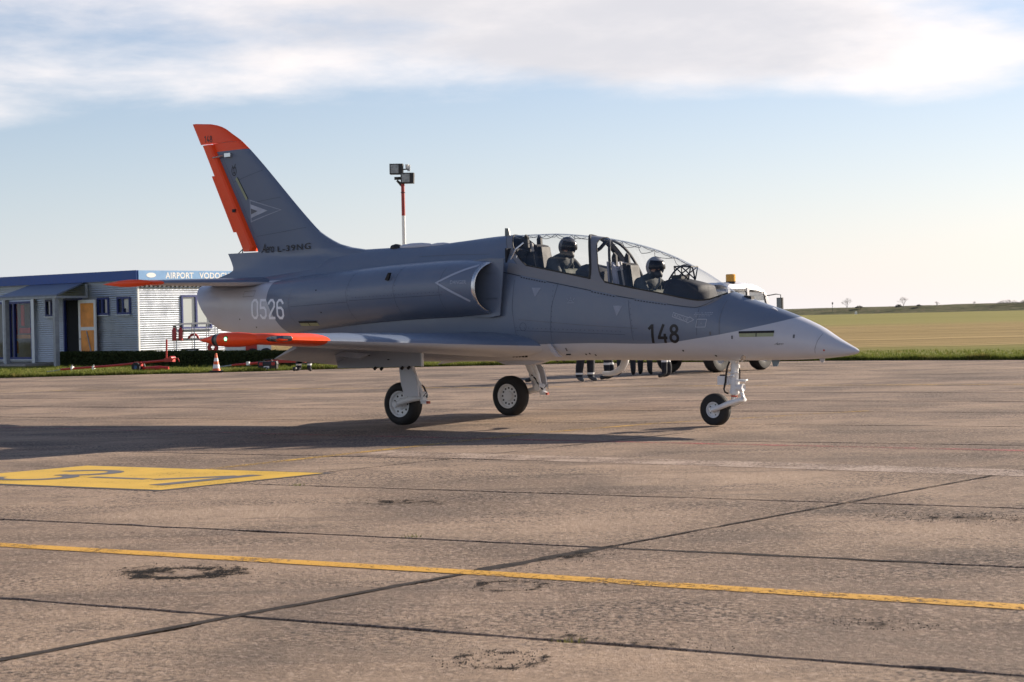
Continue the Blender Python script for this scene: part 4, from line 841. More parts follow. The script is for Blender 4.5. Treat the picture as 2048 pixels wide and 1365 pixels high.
# ------------------------------------------------------------------ wings
def foil(n=16, t=.115, cut=1.0):
    up, lo = [], []
    for i in range(n+1):
        x = cut*(1-math.cos(math.pi*i/n/1.0))/2
        y = 5*t*(.2969*math.sqrt(x)-.126*x-.3516*x*x+.2843*x**3-.1015*x**4); c = .012*4*x*(1-x)
        up.append((x, c+y)); lo.append((x, c-y))
    return up, lo
def wle(y): return 1.66-.113*(y-.5)+(.16*((.95-y)/.45)**2 if y < .95 else 0)
def wte(y): return -1.15+.235*(y-.5)
def wz(y): return 1.085+.0437*(y-.5)
def wing_sec(y, s, cut=1.0, thick=.115):
    le, te = wle(y), wte(y); c = le-te; u, l = foil(16, thick, cut)
    return [Vector((le-a*c, s*y, wz(y)+b*c)) for a, b in u], [Vector((le-a*c, s*y, wz(y)+b*c)) for a, b in l]
for s in (-1, 1):
    up, lo = MB(), MB()
    for ys, cut in ((lin(.40, .72, 4), 1), (lin(.72, 3.25, 10), .76), (lin(3.25, 4.66, 7), 1)):
        A = [wing_sec(y, s, cut, .118-.012*(y/4.7)) for y in ys]
        up.loft([a[0] for a in A], False); lo.loft([a[1] for a in A], False)
        if cut < 1: lo.loft([[a[0][-1], a[1][-1]] for a in A], False)
    for y, cut in ((.72, 1), (3.25, 1)):
        a, b = wing_sec(y, s, 1, .116); lo.add(a+list(reversed(b)), [tuple(range(len(a)+len(b)))])
    a, b = wing_sec(4.66, s, 1, .106)
    mid = [(p+q)/2 for p, q in zip(a, b)]
    prev_a, prev_b = a, b
    for dy, f in ((.045, .88), (.08, .6), (.10, .02)):
        cx_ = (a[0].x+a[-1].x)/2; sh = 1-.05*dy/.1
        na = [Vector((cx_+(q.x-cx_)*sh, s*(4.66+dy), m_.z+(q.z-m_.z)*f)) for q, m_ in zip(a, mid)]; nb = [Vector((cx_+(q.x-cx_)*sh, s*(4.66+dy), m_.z+(q.z-m_.z)*f)) for q, m_ in zip(b, mid)]
        up.loft([prev_a, na], False); lo.loft([prev_b, nb], False); prev_a, prev_b = na, nb
    m = MB(); m.add(up.v, up.f, 0); m.add(lo.v, lo.f, 1); wg = m.build('wing', [M_WUP, M_WLO], J); weld(wg)
    # flap, lowered
    fl = MB(); rings = []
    for y in lin(.80, 3.22, 7):
        c = wle(y)-wte(y); hx, hz = wte(y)+.235*c, wz(y)-.022*c; L = .25*c; an = R(21)
        rg = []
        for u, v in ((0, .03), (.12, .045), (.4, .035), (1, .003), (1, -.003), (.4, -.022), (.1, -.035), (0, -.02)): rg.append(Vector((hx-(u*math.cos(an)+v*math.sin(an)*0)*L-.0, s*y, hz+(v*c*.35)-u*math.sin(an)*L)))
        rings.append(rg)
    fl.loft(rings, True, True); fl.build('flap', M_LTG, wg, 30)
    # aileron gap line and hinge fairings
    m = MB()
    for y in (1.3, 2.1): m.prism([(.2, s*y-.02, wz(y)-.13), (-.7, s*y-.02, wz(y)-.06), (-.75, s*y-.02, wz(y)-.12), (0, s*y-.02, wz(y)-.19)], (0, .04, 0))
    m.build('flap_track', M_LTG, wg)
    m = MB(); L = []
    for y in lin(3.28, 4.6, 10):
        c = wle(y)-wte(y); L.append(Vector((wte(y)+.26*c, s*y, wz(y)+.052*c)))
    for a_, b_ in zip(L, L[1:]): m.add([a_+Vector((-.006, 0, .003)), a_+Vector((.006, 0, .003)), b_+Vector((.006, 0, .003)), b_+Vector((-.006, 0, .003))], [(0, 1, 2, 3)])
    m.build('aileron_gap', M_LINE, wg)
    # tip body with tail spike, ring and navigation light
    zt_ = wz(4.72); o = (-.36, s*4.70, zt_+.008)
    pr = [(0, .002), (.10, .022), (.25, .055), (.315, .070)]; m = MB(); m.lathe(pr, o, (1, 0, 0), 24); m.lathe([(.42, .083), (.55, .092), (.75, .093), (.95, .080), (1.15, .052), (1.3, .015), (1.33, .0)], o, (1, 0, 0), 24); pod = m.build('wingtip_body', M_ORG, wg, 50)
    MB().lathe([(.315, .0705), (.365, .0775)], o, (1, 0, 0), 24).build('tail_ring', M_BLK, pod, 50); MB().lathe([(.365, .0775), (.42, .083)], o, (1, 0, 0), 24).build('lens_ring', plain('lens_olive', (.10, .12, .09), .3), pod, 50)
    lm = plain('nav_green', (0.02, 0.35, 0.10), .2, emit=(0.25, 1.0, 0.45), es=2.2) if s < 0 else plain('nav_red', (0.4, 0.02, 0.02), .2, emit=(1, .1, .05), es=2.0)
    MB().lathe([(0, .024), (.012, .021), (.020, .012), (.024, 0)], (o[0]+.60, s*4.785, zt_+.02), (0, s, 0), 16).build('navigation_light', lm, pod, 60)
    MB().lathe([(-.004, .040), (.006, .038), (.008, .02)], (o[0]+.60, s*4.784, zt_+.02), (0, s, 0), 16).build('light_base', plain('light_base_olive', (.12, .14, .04), .4), pod)
    MB().loft([[Vector((x_, s*y_, zt_+.012-h_)), Vector((x_+.004, s*(y_+.006), zt_+.012)), Vector((x_, s*y_, zt_+.012+h_))] for x_, y_, h_ in ((1.205, 4.585, .010), (1.20, 4.60, .030), (1.19, 4.64, .036), (1.165, 4.70, .038), (1.10, 4.752, .036), (1.02, 4.768, .032), (.97, 4.772, .024), (.94, 4.773, .008))], False).build('landing_light_lens', glassy('lens_black', (.008, .008, .01), .08), wg)
# ------------------------------------------------------------------ tail
T_FLE = [(2.0, -1.2), (2.45, -1.2), (2.56, -1.75), (2.60, -2.02), (2.66, -2.27), (2.76, -2.50), (2.87, -2.70), (3.0, -2.86), (4.26, -4.22), (4.41, -4.41), (4.53, -4.61), (4.64, -4.80), (4.71, -5.02), (4.745, -5.28), (4.757, -5.46)]
def hinge(z): return -4.13-.555*(z-2.70)
m = MB()
def fin_ring(z, te, tmax=.11):
    le = interp(T_FLE, z); c = le-te; u, l = foil(14, 1.0, 1.0); th = (min(tmax*c, .21)+1.1*max(0, 2.62-z)**1.5)*max(.3, 1-.0*(z-2.5))*(1 if z < 4.3 else max(.25, 1-(z-4.3)*1.2))/1.0
    return [Vector((le-a*c, (b-.012*4*a*(1-a))*th-.0, z)) for a, b in u]+[Vector((le-a*c, (b-.012*4*a*(1-a))*th, z)) for a, b in reversed(l[1:-1])]
rings = [fin_ring(z, hinge(max(z, 2.62))) for z in lin(2.60, 3.0, 7)+lin(3.1, 4.40, 10)]
m.loft(rings, True, False)
rings = [fin_ring(z, -5.36-.53*(z-4.41)) for z in lin(4.405, 4.757, 12)]; m.loft(rings, True, True)
fin = m.build('fin', M_FIN, J, 40)
m = MB(); rr = []
for z in (2.63, 2.70, 3.1, 3.6, 4.0, 4.39):
    h = hinge(z)-.012; te = -4.40-.545*(z-2.62)+.06*(z-2.62)/1.77; th = .085-.03*(z-2.62)/1.77
    if z == 2.63: h -= .07
    rr.append([Vector((h, -th*.8, z)), Vector((h-.04, -th, z)), Vector((te, -.012, z)), Vector((te, .012, z)), Vector((h-.04, th, z)), Vector((h, th*.8, z)), Vector((h+.03, 0, z))])
m.loft(rr, True, True); rud = m.build('rudder', M_ORG, J, 30)
m = MB(); m.loft([[Vector((-4.40-.512*(z-2.62)+.005, -.014, z)), Vector((-4.47-.512*(z-2.62), -.006, z)), Vector((-4.47-.512*(z-2.62), .006, z)), Vector((-4.40-.512*(z-2.62)+.005, .014, z))] for z in (2.95, 3.4, 3.88)], True, True); m.build('trim_tab', M_ORG, rud)
MB().box((-4.53, -.085, 3.29), (.06, .03, .05)).build('tab_lever', M_BLK, rud)
MB().cyl((-5.02, -.06, 4.17), (-4.75, -.07, 4.19), .014, .014, 6).box((-4.66, -.06, 4.19), (.14, .05, .06)).build('static_probe', M_METAL, fin)
# root block below the rudder, running out over the tail pipe
T_RTE = [(2.0, -5.36), (2.12, -5.32), (2.20, -5.10), (2.30, -4.72), (2.35, -4.64), (2.45, -4.68), (2.62, -4.78)]
def root_ring(z):
    le, te, hg = interp(T_FLE, z), interp(T_RTE, z), hinge(2.62); c = le-hg; th = min(.11*c, .21)+1.1*max(0, 2.62-z)**1.5; A = []
    for i in range(27):
        x = le+(te-le)*(1-math.cos(math.pi*i/26))/2; u = min(1, (le-x)/c)
        h = 5*th*(.2969*math.sqrt(max(0, u))-.126*u-.3516*u*u+.2843*u**3-.1015*u**4)
        if u > .4: h = max(h, (.035+.5*max(0, 2.62-z)**1.4)*(x-te+.25)/(hg-te+.6))
        A.append((x, max(h, .001)))
    return [Vector((x, -h, z)) for x, h in A]+[Vector((x, h, z)) for x, h in reversed(A[1:-1])]
m = MB(); m.loft([root_ring(z) for z in lin(2.02, 2.61, 14)], True, True); root_fin = m.build('fin_root', M_DKG, J, 40)
MB().tube([(-4.55, 0, 2.6), (-4.36, 0, 2.72)], .008, 5).tube([(-4.45, 0, 2.6), (-4.42, 0, 2.75)], .01, 5).tube([(-4.62, .02, 2.35), (-4.9, .02, 2.12)], .005, 4).tube([(-4.58, .02, 2.4), (-4.95, .02, 2.10)], .005, 4).build('tail_rod', M_BLK, J)
for s in (-1, 1):
    up, lo = MB(), MB(); A = []
    for y in lin(.12, 2.16, 8):
        le = -3.52-.33*(y-.3); te = -5.02+.05*(y-.3); c = le-te; u, l = foil(12, .095)
        A.append(([Vector((le-a*c, s*y, 2.125+(b-.004)*c)) for a, b in u], [Vector((le-a*c, s*y, 2.125+(b-.004)*c)) for a, b in l]))
    up.loft([a[0] for a in A], False); lo.loft([a[1] for a in A], False); a, b = A[-1]; lo.add(a+list(reversed(b)), [tuple(range(len(a)+len(b)))])
    m = MB(); m.add(up.v, up.f, 0); m.add(lo.v, lo.f, 1); tp = m.build('tailplane', [M_TPL, M_TPLO], J); weld(tp)
    MB().lathe([(0, .002), (.12, .018), (.4, .048), (.62, .058), (.85, .052), (1.05, .03), (1.12, .004)], (-5.26, s*2.17, 2.128), (1, 0, 0), 18).build('tailplane_tip', M_ORG, tp, 60)
    m = MB()
    for i in range(6): y = .5+i*.26; m.cyl((-5.0, s*y, 2.11), (-5.10-.02*(i % 2), s*y, 2.10), .008, .004, 5)
    m.build('discharger', M_BLK, tp)
# spine fittings
MB().prism([(.93, -.012, 2.64), (1.02, -.012, 2.645), (.995, -.012, 2.75), (.935, -.012, 2.755)], (0, .024, 0)).build('blade_antenna', make_paint('antenna_paint', (.12, .14, .13)), J)
m = MB()
for x, l, h in ((-.75, .34, .055), (-.28, .20, .04), (-1.05, .16, .03)): m.lathe([(-l, .001), (-l*.8, h*.7), (-l*.3, h), (l*.3, h), (l*.8, h*.7), (l, .001)], (x, 0, 2.562), (1, 0, 0), 14)
m.build('spine_blister', M_LTG, J, 60)
MB().lathe([(-.12, .001), (-.08, .05), (0, .065), (.08, .05), (.12, .001)], (-1.15, 0, 2.555), (1, 0, 0), 12).build('beacon_base', M_BLK, J)
MB().prism([(4.86, -.04, 1.66), (4.98, -.03, 1.645), (4.98, -.03, 1.685), (4.88, -.04, 1.70)], (0, .08, 0)).build('sensor_box', M_BLK, J)
MB().prism([(5.30, -.10, 1.52), (5.42, -.10, 1.475), (5.40, -.10, 1.50), (5.33, -.10, 1.535)], (0, .05, 0)).build('nose_vane', M_LTG, J)
m = MB(); m.prism([(5.25, -.01, .87), (5.37, -.01, .87), (5.33, -.01, .78), (5.27, -.01, .78)], (0, .02, 0)); m.build('belly_antenna', plain('antenna_blue_grey', (.16, .22, .27), .5), J)
MB().prism([(5.94, -.008, .88), (6.02, -.008, .885), (6.0, -.008, .83), (5.96, -.008, .83)], (0, .016, 0)).build('belly_antenna', M_LTG, J)
m = MB(); m.loft([[(x, -w_, .90), (x, -w_*.9, z_), (x, w_*.9, z_), (x, w_, .90)] for x, z_, w_ in ((.70, .875, .05), (.98, .815, .14), (1.42, .81, .14), (1.66, .868, .06))], True, True); m.build('belly_fairing', M_LTG, J, 30)
for s in (-1, 1): MB().prism([(2.02, s*.47, 1.11), (2.08, s*.49, 1.11), (2.16, s*.44, .97), (2.20, s*.41, .93), (2.12, s*.41, .93), (2.06, s*.45, 1.0)], (0, s*.03, 0)).build('side_strake', M_LTG, J)
# boarding step, let down on the far side
stp = MB().tube([(2.74, .33, .93), (2.72, .34, .84), (2.66, .35, .75), (2.55, .36, .69), (2.45, .37, .67), (2.33, .37, .672)], [.055, .055, .05, .042, .036, .034], 10).build('boarding_step', M_GEAR, J, 60)
# belly vents
m = MB()
for i in range(5): m.box((1.32+i*.055, -.36, .935), (.03, .02, .022))
m.box((1.12, -.37, .955), (.07, .03, .02)); m.box((2.30, -.40, .96), (.06, .03, .02)); m.build('belly_vent', M_BLK, J)
# ------------------------------------------------------------------ landing gear
def wheel(par_, c, r, w, rim_r, s, holes=10, mat=M_GEAR):
    """tyre and drilled rim, axle along y; s = side the dished face looks to"""
    cx_, cy_, cz = c; h = w/2
    pr = [(-h*.80, rim_r), (-h*.95, rim_r*1.08), (-h, r*.78), (-h*.88, r*.91), (-h*.62, r*.975), (-h*.2, r), (h*.2, r), (h*.62, r*.975), (h*.88, r*.91), (h, r*.78), (h*.95, rim_r*1.08), (h*.80, rim_r)]
    m = MB(); m.lathe(pr, c, (0, 1, 0), 48)
    for k in (-.3, -.1, .1, .3): m.lathe([(h*(k-.03), r*1.001), (h*k, r*.988), (h*(k+.03), r*1.001)], c, (0, 1, 0), 48)
    # flattened foot
    m.v = [(a, b, max(z, cz-r+.012)) for a, b, z in m.v]
    ty = m.build('tyre', M_RUBBER, par_, 40)
    for sd in (s, -s):
        m = MB(); m.lathe([(h*.80, rim_r*1.02), (h*.86, rim_r), (h*.80, rim_r*.90), (h*.45, rim_r*.84), (h*.42, rim_r*.45), (h*.70, rim_r*.38), (h*.74, rim_r*.1), (h*.74, 0)], c, (0, sd, 0), 36); rm = m.build('rim', mat, par_, 35)
        m = MB()
        for i in range(holes):
            a = 2*math.pi*i/holes; m.cyl((cx_+math.cos(a)*rim_r*.66, cy_+sd*h*.40, cz+math.sin(a)*rim_r*.66), (cx_+math.cos(a)*rim_r*.66, cy_+sd*(h*.455), cz+math.sin(a)*rim_r*.66), rim_r*.085, None, 8)
        m.build('rim_hole', M_BLK, par_)
    return ty
for s in (-1, 1):
    G = bpy.data.objects.new('main_gear', None); COL.objects.link(G); G.parent = J
    wheel(G, (0, s*1.22, .303), .305, .205, .183, s, 12 if s > 0 else 9)
    yo = s*1.37
    MB().tube([(.12, s*1.33, 1.12), (.30, s*1.34, .70), (.45, s*1.36, .44)], [.062, .058, .05], 12).cyl((.36, s*1.345, .60), (.38, s*1.35, .55), .07, .07, 12).build('oleo_leg', M_GEAR, G, 50)
    MB().tube([(-.03, yo, .295), (.10, yo, .335), (.30, yo, .385), (.50, s*1.36, .42)], [.030, .042, .048, .055], 10).cyl((0, s*1.30, .303), (0, s*1.41, .303), .045, .045, 14).cyl((.46, s*1.27, .43), (.46, s*1.42, .43), .055, .055, 12).build('trailing_arm', M_GEAR, G, 50)
    MB().prism([(.13, s*1.43, .92), (.36, s*1.43, .92), (.40, s*1.435, .765), (.455, s*1.44, .715), (.49, s*1.45, .58), (.51, s*1.455, .42), (.25, s*1.455, .42), (.18, s*1.445, .61)], (0, s*.02, 0)).build('leg_door', M_LTG, G)
    MB().tube([(.34, s*1.30, .62), (.44, s*1.28, .55), (.50, s*1.28, .44), (.53, s*1.33, .40)], .012, 6).tube([(.52, s*1.38, .42), (.58, s*1.38, .48), (.585, s*1.38, .40)], .006, 5).build('brake_hose', M_BLK, G, 60)
    MB().box((.52, s*1.36, .34), (.10, .05, .045)).box((.50, s*1.36, .38), (.06, .08, .06)).build('torque_link', M_GEAR, G)
    MB().box((.585, s*1.36, .335), (.04, .045, .035)).build('warning_cap', plain('red_cap', (.4, .05, .02), .5), G)
    if s > 0: MB().tube([(.30, s*1.28, .98), (.50, s*1.24, .62), (.52, s*1.25, .52)], [.03, .035, .03], 10).build('side_brace', M_GEAR, G, 50)
    yd = 1.75; MB().prism([(-.76, s*yd, 1.05), (-.05, s*yd, 1.055), (.38, s*yd, 1.09), (.64, s*yd, 1.12), (.77, s*yd, 1.11), (.84, s*(yd-.02), 1.03), (.83, s*(yd-.03), .85), (-.15, s*(yd-.03), .828), (-.75, s*(yd-.03), .826)], (0, s*.022, 0)).build('gear_door', make_paint('door_grey', (.40, .41, .44)), G)
    for x, z in ((-.02, .84), (.10, .835), (.48, .843), (.60, .847)): MB().cyl((x, s*yd, z-.01), (x, s*(yd+.03), z-.03), .022, .022, 8).build('door_hinge', M_BLK, G)
    MB().box((-.12, s*(yd+.025), 1.0), (.03, .01, .014)).build('door_latch', M_BLK, G); MB().box((.24, s*(yd+.025), .94), (.03, .01, .014)).build('door_latch', M_BLK, G)
    MB().box((.835, s*(yd-.0), .94), (.02, .06, .19), Matrix.Rotation(R(20), 3, 'Z')).build('door_edge', M_GEAR, G)
NG = bpy.data.objects.new('nose_gear', None); COL.objects.link(NG); NG.parent = J
wheel(NG, (4.385, 0, .213), .215, .15, .105, -1, 5)
MB().cyl((4.705, 0, 1.0), (4.678, 0, .42), .052, .055, 16).cyl((4.70, 0, .80), (4.70, 0, .76), .062, .062, 16).cyl((4.684, 0, .60), (4.682, 0, .55), .066, .066, 16).cyl((4.68, 0, .47), (4.68, 0, .43), .064, .064, 16).build('oleo_leg', M_GEAR, NG, 45)
MB().cyl((4.675, 0, .42), (4.668, 0, .33), .036, .036, 14).build('oleo_piston', M_METAL, NG, 45)
MB().cyl((4.676, 0, .405), (4.675, 0, .385), .044, .044, 14).build('red_band', plain('red_cap', (.4, .05, .02)), NG)
for s in (-1, 1): MB().tube([(4.38, s*.105, .213), (4.50, s*.105, .245), (4.66, s*.10, .305), (4.79, s*.06, .345), (4.80, 0, .35)], [.030, .033, .036, .032, .03], 8).build('trailing_arm', M_GEAR, NG, 50)
MB().cyl((4.385, -.13, .213), (4.385, .13, .213), .026, .026, 12).build('axle', M_METAL, NG)
MB().tube([(4.735, 0, .52), (4.78, 0, .46), (4.815, 0, .38), (4.81, 0, .345)], [.022, .024, .024, .02], 8).tube([(4.80, -.03, .34), (4.84, -.03, .37), (4.83, -.03, .40), (4.80, -.03, .385)], .012, 6).build('torque_link', M_GEAR, NG, 50)
MB().lathe([(0, .001), (0, .04), (.05, .045), (.10, .05), (.105, .045), (.09, .001)], (4.735, -.02, .505), (1, -.1, 0), 18).box((4.73, -.02, .50), (.05, .08, .03)).build('taxi_light', M_GEAR, NG, 40)
MB().box((4.55, -.02, .60), (.16, .11, .115)).box((4.62, 0, .60), (.06, .09, .08)).build('steering_box', M_GEAR, NG)
MB().cyl((4.468, -.05, .565), (4.462, -.05, .565), .018, .018, 10).box((4.54, -.02, .665), (.10, .05, .02)).build('box_fitting', M_BLK, NG)
MB().tube([(4.665, -.07, .86), (4.63, -.085, .77), (4.615, -.09, .68), (4.60, -.09, .58), (4.575, -.085, .49), (4.59, -.08, .445), (4.63, -.07, .43)], .013, 6).tube([(4.73, .03, .8), (4.75, .03, .7), (4.745, .03, .6)], .008, 5).build('hose', M_BLK, NG, 60)
MB().tube([(4.72, -.03, .60), (4.87, -.05, .592), (4.88, -.05, .575)], [.014, .010, .008], 6).tube([(4.72, .03, .60), (4.86, .03, .605), (4.88, -.05, .60)], [.014, .010, .008], 6).cyl((4.63, -.06, .70), (4.78, -.06, .70), .010, .010, 6).cyl((4.66, -.065, .66), (4.72, -.065, .66), .016, .016, 8).build('tow_fitting', M_GEAR, NG, 50)
MB().prism([(4.645, -.10, .885), (4.78, -.10, .885), (4.755, -.09, .83), (4.685, -.09, .83)], (0, .03, 0)).build('gear_door', M_GEAR, NG)
MB().tube([(5.0, -.26, .94), (4.98, -.25, .90), (4.93, -.22, .865)], [.03, .035, .02], 8).build('drain_mast', M_METAL, J, 50)

# ------------------------------------------------------------------ markings, laid on the real skin
def bvh_of(objs):
    vs, fs = [], []
    for o in objs:
        b = len(vs); vs += [v.co.copy() for v in o.data.vertices]; fs += [tuple(b+i for i in p.vertices) for p in o.data.polygons]
    return BVHTree.FromPolygons(vs, fs)
SKIN = bvh_of([fus, nac_r]); FINB = bvh_of([fin]); RUDB = bvh_of([rud, fin])
def decal(name, verts2, faces, mat, parent, tree=SKIN, side=-1, off=0.003, cut=0.05):
    bm = bmesh.new(); vv = [bm.verts.new((q[0], 0, q[1])) for q in verts2]
    for f in faces:
        try: bm.faces.new([vv[i] for i in f])
        except ValueError: pass
    bmesh.ops.triangulate(bm, faces=bm.faces[:])
    for _ in range(5):
        ed = [e for e in bm.edges if e.calc_length() > cut]
        if not ed: break
        bmesh.ops.subdivide_edges(bm, edges=ed, cuts=1)
        bmesh.ops.triangulate(bm, faces=[f for f in bm.faces if len(f.verts) > 3])
    for v in bm.verts:
        h, n, _, _ = tree.ray_cast(Vector((v.co.x, side*4, v.co.z)), Vector((0, -side, 0)))
        if h is None:
            h, n, _, _ = tree.find_nearest(Vector((v.co.x, side*.5, v.co.z)))
        n = n if n.y*side > 0 else -n
        v.co = h+n*off
    me = bpy.data.meshes.new(name); bm.to_mesh(me); bm.free(); me.materials.append(mat); return link(name, me, parent)
def quadmap(c):
    (a, b, d, e) = [Vector(q) for q in c]      # top-left, top-right, bottom-left, bottom-right in (x, z)
    return lambda u, v: (d.lerp(e, u)).lerp(a.lerp(b, u), v)
OCT = [(.2, .07), (.38, .07), (.51, .2), (.51, .8), (.38, .93), (.2, .93), (.07, .8), (.07, .2), (.2, .07)]
GLY = {'0': [OCT], '5': [[(.50, .93), (.09, .93), (.09, .55), (.38, .57), (.51, .45), (.51, .2), (.38, .07), (.2, .07), (.07, .2), (.07, .25)]],
       '2': [[(.07, .72), (.07, .80), (.2, .93), (.38, .93), (.51, .8), (.51, .62), (.10, .16), (.10, .07), (.54, .07)]],
       '6': [[(.51, .74), (.51, .80), (.38, .93), (.2, .93), (.07, .8), (.07, .2), (.2, .07), (.38, .07), (.51, .2), (.51, .45), (.38, .56), (.12, .56)]],
       '1': [[(.14, .74), (.36, .95)], [(.36, 1.0), (.36, 0)]], '4': [[(.36, 1.0), (.07, .32), (.07, .28), (.56, .28)], [(.42, .50), (.42, 0)]],
       '8': [arc(.29, .74, .18, .19, 0, 360, 20), arc(.29, .28, .215, .21, 0, 360, 22)]}
def number(txt, corners, mat, parent, sw, name, tree=SKIN, adv=.68):
    qm = quadmap(corners); W_ = adv*(len(txt)-1)+.58
    for i, ch in enumerate(txt):
        v, f = stroke_mesh(GLY[ch], sw); pts = [qm((q.x+i*adv)/W_, q.y) for q in v]
        decal(name, pts, f, mat, parent, tree)
number('148', [(3.641, 1.352), (4.142, 1.345), (3.635, 1.105), (4.136, 1.100)], M_MARKD, fus, .15, 'black_digit')
number('0526', [(-3.641, 1.863), (-2.772, 1.842), (-3.652, 1.545), (-2.782, 1.530)], plain('marking_pale', (0.88, 0.90, 0.95), .45, var=.04), fus, .125, 'pale_digit')
number('148', [(-5.268, 4.545), (-5.06, 4.535), (-5.262, 4.435), (-5.05, 4.425)], M_MARKD, fin, .13, 'black_digit', FINB)
def label_text(txt, corners, mat, parent, name, tree=SKIN, bold=0.0, shear=0.0, space=1.0, off=.003, cut=.05):
    v, f = text_mesh(txt, 1, bold, shear, space); qm = quadmap(corners); decal(name, [qm(a, b) for a, b in v], f, mat, parent, tree, -1, off, cut)
label_text('DANGER', [(.70, 2.015), (.965, 2.010), (.70, 1.965), (.965, 1.958)], M_MARKL, nac_r, 'danger_lettering')
def poly_lines(name, lines, w, mat, parent, tree=SKIN):
    v, f = stroke_mesh(lines, w); decal(name, [(q.x, q.y) for q in v], f, mat, parent, tree)
poly_lines('danger_chevron', [[(1.06, 2.215), (.90, 2.165), (.70, 2.09), (.46, 1.99), (.66, 1.89), (.86, 1.795), (1.00, 1.72)]], .030, M_MARKL, nac_r)
label_text('RESCUE', [(4.075, 1.478), (4.285, 1.412), (4.062, 1.444), (4.27, 1.378)], M_MARKL, fus, 'rescue_lettering', space=1.0)
poly_lines('rescue_arrow', [[(4.056, 1.497), (4.29, 1.425), (4.30, 1.438), (4.36, 1.397), (4.265, 1.358), (4.26, 1.372), (4.04, 1.444), (4.056, 1.497)]], .007, M_MARKL, fus)
poly_lines('panel_outline', [[(4.409, 1.405), (4.546, 1.402), (4.528, 1.302), (4.391, 1.304), (4.409, 1.405)], [(4.463, 1.352), (4.474, 1.352)]], .008, M_MARKL, fus)
for i, (a, b) in enumerate(((4.37, 4.65), (4.36, 4.62), (4.38, 4.59))):
    z = 1.485-.020*i; xs = lin(a, b, 13); poly_lines('stencil_line', [[(p_, z), (q-.008, z)] for p_, q in zip(xs, xs[1:]) if random.random() > .12], .007, M_MARKL, fus)
for tri in (((1.757, 1.885), (1.913, 1.88), (1.820, 1.755)), ((3.115, 1.607), (3.262, 1.604), (3.175, 1.467))):
    decal('warning_triangle', tri, [(0, 2, 1)], plain('marking_mid_grey', (.26, .29, .36), .45), fus)
poly_lines('sun_mark', [arc(2.42, 1.672, .03, .025, 0, 180, 6), [(2.36, 1.662), (2.48, 1.662)], [(2.42, 1.712), (2.42, 1.742)], [(2.38, 1.70), (2.355, 1.725)], [(2.46, 1.70), (2.485, 1.725)]], .007, plain('marking_mid_grey', (.26, .29, .36)), fus)
M_STRIP = plain('formation_strip', (0.30, 0.33, 0.19), .4)
def strip_light(x0, x1, z0, z1, name='formation_light', tree=SKIN, parent=fus):
    a = decal(name, [(x0, z0), (x1, z0), (x1, z1), (x0, z1)], [(0, 1, 2, 3)], M_STRIP, parent, tree, -1, .006)
    decal('light_frame', [(x0-.006, z1-.022), (x1+.006, z1-.022), (x1+.006, z1+.006), (x0-.006, z1+.006)], [(0, 1, 2, 3)], M_LINE, a, tree, -1, .010); xm = (x0+x1)/2
    decal('light_frame', [(xm-.006, z0), (xm+.006, z0), (xm+.006, z1), (xm-.006, z1)], [(0, 1, 2, 3)], M_LINE, a, tree, -1, .009)
strip_light(-2.47, -2.08, 1.428, 1.496); strip_light(5.005, 5.465, 1.168, 1.234)
v, f = stroke_mesh([[(-4.52, 3.815), (-4.28, 3.455)]], .05); a = decal('formation_light', [(q.x, q.y) for q in v], f, M_STRIP, fin, FINB, -1, .005)
poly_lines('light_frame', [[(-4.49, 3.825), (-4.25, 3.465)]], .016, M_LINE, fin, FINB)
# fin emblem: outlined triangle with nested wedges
poly_lines('emblem_outline', [[(-4.205, 3.44), (-3.485, 3.25), (-4.205, 3.10), (-4.205, 3.44)]], .020, plain('emblem_grey', (.30, .33, .40), .45), fin, FINB)
decal('emblem_wedge', [(-4.195, 3.375), (-3.79, 3.255), (-4.195, 3.16)], [(0, 1, 2)], plain('emblem_pale', (.42, .45, .52), .45), fin, FINB); decal('emblem_core', [(-4.195, 3.31), (-4.03, 3.26), (-4.195, 3.215)], [(0, 1, 2)], plain('emblem_dark', (.10, .11, .13), .45), fin, FINB, -1, .006)
poly_lines('unit_crest', [arc(-4.565, 3.93, .055, .075, 120, 420, 14), [(-4.60, 4.02), (-4.565, 3.96), (-4.52, 4.04)], [(-4.565, 3.97), (-4.565, 3.88)], [(-4.59, 3.90), (-4.54, 3.90)]], .014, M_MARKD, fin, FINB)
BOTHT = bvh_of([fus, fin, root_fin])
label_text('L-39NG', [(-3.58, 2.680), (-2.82, 2.705), (-3.585, 2.590), (-2.825, 2.612)], M_MARKD, fin, 'type_lettering', BOTHT, .010, 0, 1.2, .012, .015)
label_text('Aero', [(-3.98, 2.735), (-3.67, 2.735), (-3.98, 2.590), (-3.67, 2.590)], M_MARKD, fin, 'maker_lettering', BOTHT, 0.0, .4, .9, .012, .015)
